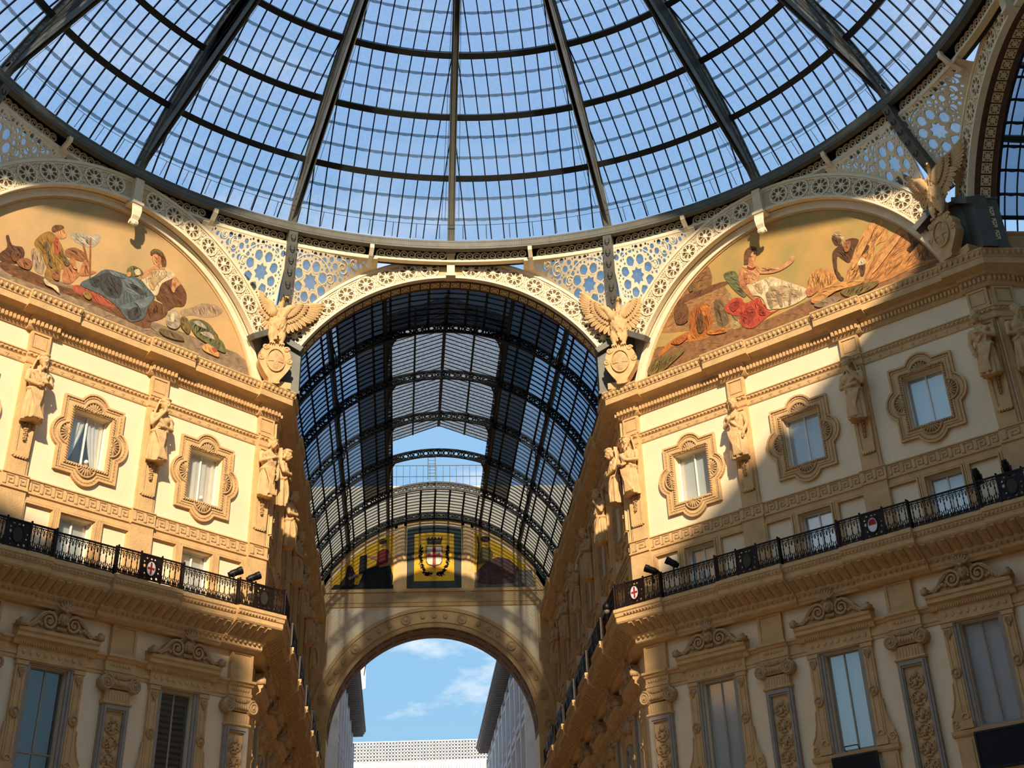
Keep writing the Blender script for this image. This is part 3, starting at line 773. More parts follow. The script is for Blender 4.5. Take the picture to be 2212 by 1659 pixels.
    # arms
    for s in (-1, 1): mb.ell((s*.37, yb-.01, 1.72), (.125, .13, .13), 10, 7)
    A, B = flip, -flip
    if pose == 'crossed':
        for s, zz, yy in ((1, 1.38, -.33), (-1, 1.30, -.36)):
            limb(mb, [(s*.40, yb, 1.72), (s*.46, -.10, 1.34), (-s*.08, yy, zz)], [.11, .088, .06]); hand(mb, (-s*.08, yy, zz), (-s, .1, .25), (0, 0, 1))
    elif pose == 'chin':
        limb(mb, [(A*.40, yb, 1.72), (A*.44, -.16, 1.34), (A*.08, -.36, 1.86)], [.11, .088, .055]); hand(mb, (A*.08, -.36, 1.86), (-A*.3, .1, 1), (1, 0, 0))
        limb(mb, [(B*.40, yb, 1.72), (B*.45, -.12, 1.32), (-B*.10, -.34, 1.26)], [.11, .088, .06]); hand(mb, (-B*.10, -.34, 1.26), (-B, 0, .1), (0, 0, 1))
    elif pose == 'chest':
        limb(mb, [(A*.40, yb, 1.72), (A*.46, -.12, 1.38), (-A*.02, -.34, 1.58)], [.105, .085, .055]); hand(mb, (-A*.02, -.34, 1.58), (-A, 0, .4), (0, 0, 1))
        limb(mb, [(B*.40, yb, 1.72), (B*.48, -.04, 1.30), (B*.36, -.22, .92)], [.105, .085, .06]); hand(mb, (B*.36, -.22, .92), (-B*.2, -.1, -1), (1, 0, 0))
    else:
        limb(mb, [(A*.40, yb, 1.72), (A*.47, -.14, 1.36), (A*.12, -.38, 1.2)], [.105, .085, .06]); hand(mb, (A*.12, -.38, 1.2), (-A, 0, .2), (0, 0, 1))
        limb(mb, [(B*.40, yb, 1.72), (B*.47, -.14, 1.36), (B*.14, -.40, 1.34)], [.105, .085, .06]); hand(mb, (B*.14, -.40, 1.34), (-B, 0, .3), (0, 0, 1))
    return remesh(mb, name, 'statue', .02, 1)
FIG = {
 'bearded_crossed': figure('figure_a', 'crossed', True, False, True, (0, .2), 1, 1),
 'young_chest': figure('figure_b', 'chest', False, False, False, (.4, .4), -1, 2),
 'bearded_chin': figure('figure_c', 'chin', True, True, True, (.3, .5), -1, 3),
 'veiled': figure('figure_d', 'hold', False, True, False, (-.2, .8), 1, 4),
 'robed_bearded': figure('figure_e', 'hold', True, True, False, (.2, .3), -1, 5),
}
def statue(F, x, kind, label, y=-.42, rz=0, sx=1, group=None):
    o = tag(obj('statue', FIG[kind], None, F @ T(x, y, 20.82) @ RZ(rz) @ SC(sx, 1, 1)), label, 'statue', group)
    return o
def pil(F, x, label, group): return place(p_pil, 'pilaster', F @ T(x, 0, 19.0), label, 'pilaster', group)
g_ = 'upper pilasters'; s_g = 'carved half figures on the pilasters'
pil(FR, XP_D[0], 'tapering pilaster under the head-bowed youth on the right corner facade', g_)
pil(FR, XP_D[1], 'tapering pilaster under the bearded figure with chin on hand, right facade', g_)
pil(FR, .43, 'corner pilaster of the right facade beside the far arcade', g_)
pil(FR, LD-.43, 'corner pilaster of the right facade beside the side arcade', g_)
pil(FL, XP_D[1], 'tapering pilaster under the hooded figure with crossed arm on the left facade', g_)
pil(FL, XP_D[0], 'tapering pilaster at the left edge under the robed bearded figure', g_)
pil(FL, LD-.43, 'corner pilaster of the left facade beside the far arcade', g_)
statue(FR, XP_D[0], 'young_chest', 'carved youth with bowed head and hand on chest, right corner facade', group=s_g)
statue(FR, XP_D[1], 'bearded_chin', 'carved bearded man with hand to chin in the middle of the right facade', sx=-1, group=s_g)
statue(FR, .43, 'robed_bearded', 'carved bearded figure at the sunlit corner of the right facade by the far arcade', group=s_g)
statue(FR, LD-.5, 'young_chest', 'carved turbaned figure at the corner of the right facade by the side arcade', sx=-1, group=s_g)
statue(XA, .5, 'bearded_crossed', 'carved bare-chested bearded man with crossed arms at the right edge of the photo', group=s_g)
statue(FL, XP_D[1], 'bearded_chin', 'carved bare-chested bearded man with hand raised, on the left corner facade', group=s_g)
statue(FL, XP_D[0], 'robed_bearded', 'carved robed bearded man nearest the left edge of the photo', group=s_g)
statue(FL, LD-.45, 'young_chest', 'carved woman with gathered robe at the corner of the left facade', group=s_g)
statue(AL, .5, 'veiled', 'carved bowed figure just round the corner of the left facade', group=s_g)
statue(AR, LA-.5, 'veiled', 'carved stooping head leaning out round the corner of the right facade', group=s_g)
pil(AL, .43, 'corner pilaster on the arcade side of the left block', g_); pil(AR, LA-.43, 'corner pilaster on the arcade side of the right block', g_); pil(XA, .43, 'corner pilaster of the side arcade at the right edge', g_)
seq = ['veiled', 'robed_bearded', 'bearded_chin', 'veiled', 'young_chest']
for i in range(5):
    statue(AL, XP_AL[i], seq[i], '%s carved figure from the corner along the left wall of the far arcade' % nth[i], rz=-12, group=s_g)
    pil(AL, XP_AL[i], '%s pilaster from the corner along the left wall of the far arcade' % nth[i], g_)
    statue(AR, XP_AR[i], seq[(i+2) % 5], '%s carved figure from the corner along the shaded right wall of the far arcade' % nth[i], rz=12, sx=-1, group=s_g)
    pil(AR, XP_AR[i], '%s pilaster from the corner along the shaded right wall of the far arcade' % nth[i], g_)
# ------------------------------------------------------------------ tall windows of the main floor
ZB = T(0, 0, -9.9)
def spiral(cx, cz, r0, r1, turns, a0, n=26, y=0, dirn=1):
    return [(cx+(r0+(r1-r0)*i/n)*cos(a0+dirn*2*PI*turns*i/n), y, cz+(r0+(r1-r0)*i/n)*sin(a0+dirn*2*PI*turns*i/n)) for i in range(n+1)]
t_frame = MB().plate([(-.86, 9.98), (.86, 9.98), (.86, 13.36), (-.86, 13.36)], [[(-.67, 10.05), (.67, 10.05), (.67, 13.2), (-.67, 13.2)]], -.06, .0)
t_frame.plate([(-.86, 9.98), (.86, 9.98), (.86, 13.36), (-.86, 13.36)], [[(-.78, 10.0), (.78, 10.0), (.78, 13.29), (-.78, 13.29)]], -.11, -.04)
t_frame = t_frame.mesh('window_frame', 'greystone')
t_sash = MB().plate([(-.67, 10.05), (.67, 10.05), (.67, 13.2), (-.67, 13.2)], [[(-.62, 10.1), (-.03, 10.1), (-.03, 13.15), (-.62, 13.15)], [(.03, 10.1), (.62, 10.1), (.62, 13.15), (.03, 13.15)]], .17, .22).mesh('sash', 'greystone')
t_blind = MB().box(-.66, .66, .30, .32, 10.06, 13.19).mesh('blind', 'blind')
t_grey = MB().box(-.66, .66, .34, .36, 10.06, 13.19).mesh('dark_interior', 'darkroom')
mb = MB()
for i in range(16): mb.box(-.62, .62, .26, .275, 10.2+.19*i, 10.30+.19*i)
t_ven = mb.mesh('venetian_slats', 'blindgrey')
def jamb(s):
    mb = MB()
    a, b = sorted((s*.86, s*1.22)); mb.box(a, b, -.14, 0, 10.0, 13.22); mb.box(a-.03, b+.03, -.18, 0, 13.14, 13.26); mb.box(a-.04, b+.04, -.2, 0, 10.0, 10.2)
    a2, b2 = sorted((s*.93, s*1.15)); mb.plate([(a2, 10.3), (b2, 10.3), (b2, 13.1), (a2, 13.1)], [[(a2+.03, 10.35), (b2-.03, 10.35), (b2-.03, 13.05), (a2+.03, 13.05)]], -.165, -.13)
    out = [(s*1.2, 11.35), (s*1.27, 11.42), (s*1.3, 11.2), (s*1.28, 10.95), (s*1.36, 10.65), (s*1.5, 10.42), (s*1.56, 10.2), (s*1.56, 10.0), (s*1.2, 10.0)]
    mb.prism(out if s < 0 else out[::-1], -.11, 0)
    mb.tube(spiral(s*1.42, 10.22, .14, .03, 1.5, 0, 18, -.12, s), .028, 6); mb.tube([(s*1.26, -.12, 11.4), (s*1.29, -.12, 11.0), (s*1.38, -.12, 10.65), (s*1.52, -.12, 10.4)], .03, 6)
    mb.arc(s*1.04, 10.34, .1, .15, -PI/2, PI/2, 10, -.19, -.12)
    return mb.mesh('jamb', 'ochre')
t_jl, t_jr = jamb(-1), jamb(1)
t_rnd = MB().lathe([(.17, 0), (.17, -.05), (.13, -.08), (.11, -.03), (.07, -.03), (.06, -.08), (0, -.1)], n=14, axis='y').mesh('roundel', 'carved', True)
mb = MB()
for i in range(5): mb.ell((-.1+.05*i, -.18, 12.98-.03*(2-abs(i-2))), (.03, .04, .1), 6, 5)
mb.ell((0, -.18, 12.82), (.05, .05, .07), 6, 5); mb.arc(0, 12.98, .1, .14, PI/2, 3*PI/2, 10, -.19, -.13)
t_leaf = mb.mesh('leaf_drop', 'carved', True)
mb = MB(); mb.box(-1.26, 1.26, -.12, 0, 13.26, 13.78); mb.box(-1.30, 1.30, -.16, 0, 13.30, 13.36); mb.prof([(0, 13.74), (-.16, 13.74), (-.2, 13.80), (-.24, 13.90), (-.36, 13.96), (-.36, 14.08), (-.42, 14.12), (-.44, 14.22), (0, 14.26)], -1.5, 1.5)
for i in range(9): mb.lathe([(.07, 0), (.07, -.03), (0, -.05)], (-1.04+.26*i, -.12, 13.55), 8, 'y')
n_ = 30
for i in range(n_): mb.box(-1.26+2.52*(i+.2)/n_, -1.26+2.52*(i+.7)/n_, -.235, -.15, 13.76, 13.84)
t_head = mb.mesh('window_head', 'ochre')
mb = MB()
bk = [(-1.5, 14.22), (1.5, 14.22), (1.52, 14.36), (1.3, 14.36), (1.05, 14.42), (.85, 14.66), (.6, 14.86), (.35, 14.9), (.2, 15.0), (-.2, 15.0), (-.35, 14.9), (-.6, 14.86), (-.85, 14.66), (-1.05, 14.42), (-1.3, 14.36), (-1.52, 14.36)]
mb.prism(bk, -.1, .2)
t_back = mb.mesh('pediment_ground', 'carved')
def pscroll(s):
    mb = MB()
    sp = spiral(s*.44, 14.56, .26, .05, 1.6, PI/2 if s > 0 else PI/2, 28, -.17, -s if False else s)
    path = [(s*1.42, -.17, 14.30), (s*1.2, -.17, 14.32), (s*1.0, -.17, 14.44), (s*.86, -.17, 14.64), (s*.68, -.17, 14.80)]+spiral(s*.46, 14.56, .28, .05, 1.7, PI/2.2 if s > 0 else PI-PI/2.2, 30, -.17, s)
    mb.tube(path, [.05]*5+[.055-.02*i/30 for i in range(31)], 7)
    mb.tube([(x, y-.0, z+(-.09 if i < 5 else 0)) for i, (x, y, z) in enumerate(path[:6])], .025, 6)
    mb.box(min(s*1.36, s*1.56), max(s*1.36, s*1.56), -.34, -.02, 14.24, 14.42); mb.ell((s*1.46, -.2, 14.46), (.08, .1, .06), 8, 5)
    for i in range(5): mb.ell((s*(.72+.11*i), -.16, 14.36+.05*(2-abs(i-1))), (.07, .06, .06), 7, 5, Matrix.Rotation(s*.6, 3, 'Y'))
    mb.ell((s*.46, -.18, 14.56), (.06, .06, .06), 8, 5)
    return mb.mesh('scroll', 'carved', True)
t_sl, t_sr = pscroll(-1), pscroll(1)
mb = MB(); hc = Vector((0, -.2, 14.58))
mb.ell(hc, (.135, .13, .18), 14, 10); mb.ell(hc+Vector((0, -.07, -.08)), (.08, .08, .09)); mb.tube([hc+Vector((0, -.12, .04)), hc+Vector((0, -.165, -.03)), hc+Vector((0, -.12, -.05))], [.015, .028, .02], 6)
for s in (-1, 1): mb.ell(hc+Vector((s*.05, -.115, .03)), (.025, .02, .015), 7, 5)
mb.ell(hc+Vector((0, -.135, -.085)), (.04, .02, .014), 7, 5)
for i in range(11):
    a = rad(-120+24*i); mb.ell(hc+Vector((.17*sin(a), .02, .19*cos(a))), (.05, .06, .05), 7, 5)
for i in range(5): mb.ell((-.14+.07*i, -.14, 14.30), (.04, .06, .07), 6, 5)
t_mask = mb.mesh('mask', 'carved', True)
mb = MB()
for i in range(7):
    a = rad(-66+22*i); mb.ell((.2*sin(a), -.12, 14.84+.2*cos(a)), (.045, .05, .16), 7, 6, Matrix.Rotation(a, 3, 'Y'))
mb.ell((0, -.14, 14.86), (.08, .08, .07), 8, 6)
t_palm = mb.mesh('palmette', 'carved', True)
mb = MB(); mb.prof([(0, 9.80), (-.16, 9.80), (-.2, 9.86), (-.22, 9.97), (0, 10.0)], -1.6, 1.6)
for s in (-1, 1): mb.box(min(s*.92, s*1.5), max(s*.92, s*1.5), -.12, 0, 8.6, 9.8); mb.box(min(s*1.0, s*1.42), max(s*1.0, s*1.42), -.15, 0, 8.7, 9.7)
mb.box(-1.7, 1.7, -.2, 0, 8.5, 8.72)
t_sill = mb.mesh('sill', 'ochre')
t_pane = MB().box(-.3, .3, .19, .198, 10.1, 13.15).mesh('pane', 'windowglass')
t_base = [('frame', t_frame, ZB), ('sash', t_sash, ZB), ('pane', t_pane, ZB @ T(-.325, 0, 0)), ('pane', t_pane, ZB @ T(.325, 0, 0)),
          ('jamb', t_jl, ZB, [('roundel', t_rnd, T(-1.04, -.14, 11.7)), ('leaf_drop', t_leaf, T(-1.04, 0, 0))]), ('jamb', t_jr, ZB, [('roundel', t_rnd, T(1.04, -.14, 11.7)), ('leaf_drop', t_leaf, T(1.04, 0, 0))]),
          ('head', t_head, ZB), ('pediment', t_back, ZB @ T(0, -.18, 0), [('scroll', t_sl), ('scroll', t_sr), ('mask', t_mask, T(0, -.06, .06)), ('palmette', t_palm, T(0, -.2, .06))]), ('sill', t_sill, ZB)]
t_dpane = MB().box(-.3, .3, .19, .198, 10.1, 13.15).mesh('pane', 'dullglass')
t_dbase = [(n_[0], t_dpane if n_[0] == 'pane' else n_[1])+tuple(n_[2:]) for n_ in t_base]
t_white = t_base+[('blind', t_blind, ZB)]
mb = MB(); mb.box(-.62, .62, .16, .2, 10.62, 10.67); mb.box(-.02, .02, .16, .2, 10.1, 10.65)
t_dark = t_dbase+[('dark_interior', t_grey, ZB), ('transom', mb.mesh('transom', 'greystone'), ZB)]
t_vene = t_dbase+[('dark_interior', t_grey, ZB), ('venetian_blind', t_ven, ZB)]
def twin(F, x, label, proto): return place(proto, wname(), F @ T(x, REC, 9.9), label, 'window', kind='structure')
for x, w in zip(XW_D, o3): twin(FR, x, 'tall window with scrolled pediment and white blind on the right facade, '+w, t_white)
twin(FL, XW_D[2], 'tall window with grey slatted blind and scrolled pediment on the left facade', t_vene)
twin(FL, XW_D[1], 'tall dark window with scrolled pediment near the left edge', t_dark)
twin(FL, XW_D[0], 'tall window with scrolled pediment beyond the left edge', t_white)
for i, x in enumerate(XW_AR): twin(AR, x, '%s tall pedimented window from the viewer along the right arcade wall' % nth[i], t_dark)
for i, x in enumerate(XW_AL): twin(AL, x, '%s tall pedimented window from the viewer along the left arcade wall' % nth[i], t_dark)
# black sign boards under two of the tall windows
for x, w in ((XW_D[1], 'under the middle tall window of the right facade'), (XW_D[2], 'under the tall window at the right edge')):
    b = thing('sign_board', 'plain black sign board '+w, 'sign', FR @ T(x, REC, 8.75))
    obj('board', MB().box(-.82, .82, -.28, -.2, 0, 1.08).mesh('sign_board', 'black'), b)
    obj('rim', MB().plate([(-.84, -.02), (.84, -.02), (.84, 1.1), (-.84, 1.1)], [[(-.78, .04), (.78, .04), (.78, 1.04), (-.78, 1.04)]], -.3, -.26).mesh('sign_rim', 'irondark'), b)
b = thing('bracket', 'thin black metal bracket on the sill above the black sign board', 'bracket', FR @ T(XW_D[1]-.05, REC-.1, 9.98))
obj('arm', MB().tube([(-.28, .06, .0), (-.28, -.12, .05), (-.28, -.12, .16), (.2, -.12, .16), (.2, .06, .0)], .018, 6).mesh('bracket_arm', 'black'), b)

# ------------------------------------------------------------------ ionic pilasters of the main floor
Z8 = T(0, 0, -8)
i_shaft = MB().plate([(-.52, 7.6), (.52, 7.6), (.52, 12.48), (-.52, 12.48)], [[(-.34, 8.0), (.34, 8.0), (.34, 12.2), (-.34, 12.2)]], -.18, 0).plate([(-.45, 7.7), (.45, 7.7), (.45, 12.38), (-.45, 12.38)], [[(-.38, 7.9), (.38, 7.9), (.38, 12.26), (-.38, 12.26)]], -.22, -.16).mesh('pilaster_shaft', 'greystone')
i_panel = MB().box(-.36, .36, -.08, 0, 7.9, 12.24).mesh('pilaster_panel', 'ochre')
mb = MB(); random.seed(5)
z = 11.95
mb.ell((0, -.12, z), (.12, .08, .12), 8, 6)
while z > 8.2:
    for s in (-1, 1):
        mb.tube(spiral(s*.17, z-.18, .13, .02, 1.3, 0 if s > 0 else PI, 14, -.11, s), [.035-.018*i/14 for i in range(15)], 6)
        for k in range(4):
            a = random.uniform(0, 6.28); mb.ell((s*(.16+.1*cos(a)), -.10, z-.2+.16*sin(a)), (.045, .04, .075), 6, 5, Matrix.Rotation(a, 3, 'Y'))
        mb.tube([(0, -.1, z), (s*.14, -.12, z-.05), (s*.29, -.11, z-.2), (s*.2, -.1, z-.38)], [.02, .03, .028, .015], 6)
    mb.ell((0, -.13, z-.25), (.075, .07, .12), 8, 6); mb.ell((0, -.11, z-.42), (.15, .05, .05), 8, 5)
    z -= .52
i_rel = mb.mesh('arabesque', 'carved', True)
mb = MB(); mb.box(-.5, .5, -.2, 0, 12.44, 12.86)
for i in range(9): mb.ell((-.44+.11*i, -.2, 12.66), (.035, .035, .17), 6, 5)
mb.prof([(0, 12.4), (-.22, 12.4), (-.26, 12.44), (-.22, 12.5), (0, 12.5)], -.56, .56)
i_neck = mb.mesh('neck', 'ochre')
def volute(s):
    mb = MB(); mb.lathe([(.25, -.06), (.25, -.3), (.2, -.33), (0, -.31)], (s*.55, 0, 13.05), 18, 'y')
    mb.tube(spiral(s*.55, 13.05, .25, .04, 2.2, PI/2, 36, -.33, s), [.035-.015*i/36 for i in range(37)], 6); mb.ell((s*.55, -.34, 13.05), (.05, .04, .05), 8, 5)
    return mb.mesh('volute', 'carved', True)
i_vl, i_vr = volute(-1), volute(1)
mb = MB(); mb.prof([(0, 12.9), (-.24, 12.9), (-.3, 13.0), (-.32, 13.12), (-.26, 13.2), (0, 13.22)], -.48, .48); mb.prof([(0, 13.22), (-.26, 13.22), (-.3, 13.28), (-.3, 13.34), (0, 13.34)], -.62, .62)
for i in range(9): mb.ell((-.40+.1*i, -.30, 13.03), (.05, .06, .08), 7, 5)
for i in range(5): mb.ell((-.16+.08*i, -.3, 13.26), (.05, .06, .09), 7, 5)
i_cap = mb.mesh('capital', 'carved')
mb = MB(); mb.box(-.5, .5, -.14, 0, 13.98, 15.0); mb.plate([(-.5, 13.98), (.5, 13.98), (.5, 15.0), (-.5, 15.0)], [[(-.4, 14.1), (.4, 14.1), (.4, 14.9), (-.4, 14.9)]], -.18, -.1)
for i in range(7): mb.lathe([(.05, 0), (.05, -.03), (0, -.05)], (-.36+.12*i, -.16, 13.66), 8, 'y')
i_pier = mb.mesh('pedestal_block', 'ochre')
i_pil = [('shaft', i_shaft, Z8), ('panel', i_panel, Z8, [('arabesque', i_rel)]), ('neck', i_neck, Z8), ('capital', i_cap, Z8, [('volute', i_vl), ('volute', i_vr)]), ('pedestal_block', i_pier, Z8)]
def ion(F, x, label): place(i_pil, 'ionic_pilaster', F @ T(x, REC, 8), label, 'pilaster', 'ionic pilasters of the main floor')
ion(FR, XP_D[0], 'scroll-capped pilaster between the first and middle tall windows of the right facade')
ion(FR, XP_D[1], 'scroll-capped pilaster between the middle and rightmost tall windows')
ion(FR, .55, 'scroll-capped corner pilaster of the right facade by the far arcade')
ion(FR, LD-.55, 'scroll-capped corner pilaster of the right facade by the side arcade')
ion(FL, XP_D[1], 'scroll-capped pilaster between the two visible tall windows of the left facade')
ion(FL, XP_D[0], 'scroll-capped pilaster at the left edge of the left facade')
ion(FL, LD-.55, 'scroll-capped corner pilaster of the left facade by the far arcade')
for i in range(5):
    ion(AL, XP_AL[i], '%s scroll-capped pilaster from the corner along the left arcade wall' % nth[i])
    ion(AR, XP_AR[i], '%s scroll-capped pilaster from the corner along the right arcade wall' % nth[i])

# ------------------------------------------------------------------ balcony railings
mb = MB()
mb.box(-.012, .012, -.012, .012, .05, .86)
mb.arc(0, .70, .095, .115, -PI/2, PI/2, 8, -.01, .01); mb.arc(0, .70, .05, .065, 0, 2*PI, 8, -.01, .01)
mb.box(-.115, -.095, -.01, .01, .58, .70); mb.box(.095, .115, -.01, .01, .58, .70)
mb.ell((0, 0, .52), (.03, .03, .045), 6, 4)
for s in (-1, 1):
    mb.tube([(0, 0, .06), (s*.05, 0, .16), (s*.09, 0, .24), (s*.07, 0, .30), (s*.035, 0, .27)], [.02, .022, .02, .016, .012], 5); mb.ell((s*.07, 0, .12), (.04, .02, .05), 6, 4)
mb.ell((0, 0, .33), (.03, .025, .07), 6, 4)
bal = mb.mesh('baluster', 'railiron'); bal_mb = mb
mb = MB(); mb.box(-.03, .03, -.03, .03, 0, .92); mb.ell((0, 0, .95), (.04, .04, .04), 8, 5)
r_post = mb.mesh('post', 'railiron')
def ovalpoly(a, b, n=20): return [(a*cos(2*PI*i/n), b*sin(2*PI*i/n)) for i in range(n)]
holes = [[(p[0], p[1]) for p in ovalpoly(.17, .24)]]
rr_ = random.Random(9)
for k in range(60):
    x, z, r = rr_.uniform(-.34, .34), rr_.uniform(-.37, .37), rr_.uniform(.03, .065)
    if (x/.23)**2+(z/.31)**2 < 1: continue
    if any(math.hypot(x-sum(q[0] for q in h)/len(h), z-sum(q[1] for q in h)/len(h)) < r+.055 for h in holes[1:]): continue
    if abs(x)+r > .37 or abs(z)+r > .40: continue
    holes.append(circ(x, z, r, 8))
mb = MB().plate(rect(.40, .42), holes, -.015, .015); mb.plate(ovalpoly(.22, .30), [ovalpoly(.18, .25)], -.04, .03)
e_frame = mb.mesh('emblem_frame', 'railiron')
def medal(m): return MB().plate(ovalpoly(.18, .25), [], -.02, .015).mesh('medallion', m)
e_w, e_g = medal('white'), medal('railgreen')
e_cross = MB().plate([(-.035, -.2), (.035, -.2), (.035, -.035), (.14, -.035), (.14, .035), (.035, .035), (.035, .2), (-.035, .2), (-.035, .035), (-.14, .035), (-.14, -.035), (-.035, -.035)], [], -.032, -.02).mesh('emblem_cross', 'red')
e_half = MB().plate([(-.14, .0), (.14, .0), (.13, .12), (.06, .2), (-.06, .2), (-.13, .12)], [], -.032, -.02).mesh('emblem_chief', 'red')
def railing(F, L, xp, ends, label, emblems, single=True, m0=.4142, m1=.4142):
    r = thing('balcony_railing', label, 'railing', F @ T(0, 0, 16.3), 'wrought iron balcony railings')
    mb = MB(); bt = MB(); joined = MB()
    for a, b, k in runs(L, xp, 1.36, (ends[0], ends[1], 1.75)):
        y = -.84-.13*k; xa = a-(m0*.9 if a == 0 and ends[0] else 0); xb = b+(m1*.9 if b == L and ends[1] else 0)
        mb.box(xa, xb, y-.035, y+.035, .86, .91); mb.box(xa, xb, y-.02, y+.02, .80, .82); bt.box(xa, xb, y-.025, y+.025, .03, .065)
        em = [x for x in emblems if xa <= x <= xb]
        n = max(1, round((xb-xa)/.235))
        for i in range(n):
            x = xa+(xb-xa)*(i+.5)/n
            if any(abs(x-e) < .5 for e in em): continue
            if single: obj('baluster', bal, r, T(x, y, 0))
            else: joined.join(bal_mb, T(x, y, 0))
        for x in (xa, xb): obj('post', r_post, r, T(x, y, 0))
        for e in em:
            for s in (-1, 1): obj('post', r_post, r, T(e+s*.43, y, 0))
            p = obj('emblem_panel', e_frame, r, T(e, y, .44))
            kind = emblems[e]
            if kind == 'cross': obj('medallion', e_w, p); obj('cross', e_cross, p)
            elif kind == 'shield': obj('medallion', e_w, p); obj('chief', e_half, p)
            else: obj('medallion', e_g, p)
    obj('top_rail', mb.mesh('top_rail', 'railiron'), r); obj('bottom_rail', bt.mesh('bottom_rail', 'railiron'), r)
    if not single: obj('balusters', joined.mesh('balusters', 'railiron'), r, kind='stuff')
railing(FR, LD, XP_D, (1, 1), 'dark iron balcony railing of the right corner facade', {.55: 'cross', 5.62: 'dark', 10.72: 'shield', LD-.6: 'dark'})
railing(FL, LD, XP_D, (1, 1), 'dark iron balcony railing of the left corner facade', {LD-.6: 'dark', 10.72: 'cross', 5.62: 'dark', .6: 'dark'})
railing(AR, LA, XP_AR, (0, 1), 'dark iron balcony railing along the right wall of the far arcade', {x: 'dark' for x in XP_AR}, False)
railing(AL, LA, XP_AL, (1, 0), 'dark iron balcony railing along the left wall of the far arcade', {x: 'dark' for x in XP_AL}, False)
# floodlights on the railings
mb = MB().lathe([(.11, -.28), (.13, -.26), (.13, .1), (.10, .16), (.10, .22), (0, .23)], n=14, axis='y'); fl_head = mb.mesh('lamp_housing', 'black', True)
mb = MB().lathe([(.12, -.31), (.145, -.31), (.145, -.16), (.12, -.16)], n=14, axis='y'); fl_hood = mb.mesh('hood', 'black')
mb = MB(); mb.tube([(-.16, 0, 0), (-.16, 0, -.2), (0, 0, -.26), (.16, 0, -.2), (.16, 0, 0)], .018, 6); mb.box(-.03, .03, -.03, .03, -.5, -.24); fl_yoke = mb.mesh('yoke', 'black')
def flood(F, x, z, rz, rx, label, y=-.84):
    t = thing('floodlight', label, 'floodlight', F @ T(x, y, z) @ RZ(rz), 'black floodlights on the balcony railings')
    h = obj('housing', fl_head, t, RX(rx)); obj('hood', fl_hood, h); obj('yoke', fl_yoke, t)
flood(FL, LD-1.95, 17.42, 60, -25, 'black cylindrical floodlight on the left railing, farther from the corner')
flood(FL, LD-1.1, 17.42, 60, -25, 'black cylindrical floodlight on the left railing nearest the corner')
flood(FR, 1.37, 17.42, -60, -25, 'black cylindrical floodlight on the right railing nearest the corner')
flood(FR, 2.35, 17.46, -50, -30, 'black cylindrical floodlight on the right railing, second from the corner')
flood(FR, 14.64, 17.45, 180, 60, 'black lamp seen from behind on the right railing under the rightmost low window')
flood(FR, 15.67, 17.45, 180, 60, 'black lamp seen from behind on the right railing at the right edge')
c = thing('security_camera', 'small dome security camera hanging at the corner of the right balcony', 'camera', T(W-1.12, 19.7, 16.75))
obj('arm', MB().box(-.04, .3, -.04, .04, -.02, .06).mesh('camera_arm', 'black'), c); obj('housing', MB().lathe([(.02, .25), (.16, .1), (.17, -.08), (.12, -.1)], n=12).mesh('camera_housing', 'black', True), c); obj('dome', MB().ell((0, 0, -.12), (.12, .12, .13), 12, 8).mesh('camera_dome', 'blindgrey', True), c)
# little ornaments on the sills of the two curtained windows
for x, m, w in ((XW_D[1]+.16, 'blindgrey', 'small grey round ornament on the sill of the parted-curtain window'), (XW_D[2]+.12, 'blindgrey', 'small grey ornament on the sill of the net-curtain window')):
    t = thing('sill_ornament', w, 'ornament', FL @ T(x, .2, 20.04))
    obj('body', MB().lathe([(.05, 0), (.1, .03), (.11, .12), (.06, .2), (0, .22)], n=12).mesh('ornament_body', m, True), t); obj('head', MB().ell((0, 0, .27), .08, 10, 7).mesh('ornament_head', 'white', True), t)
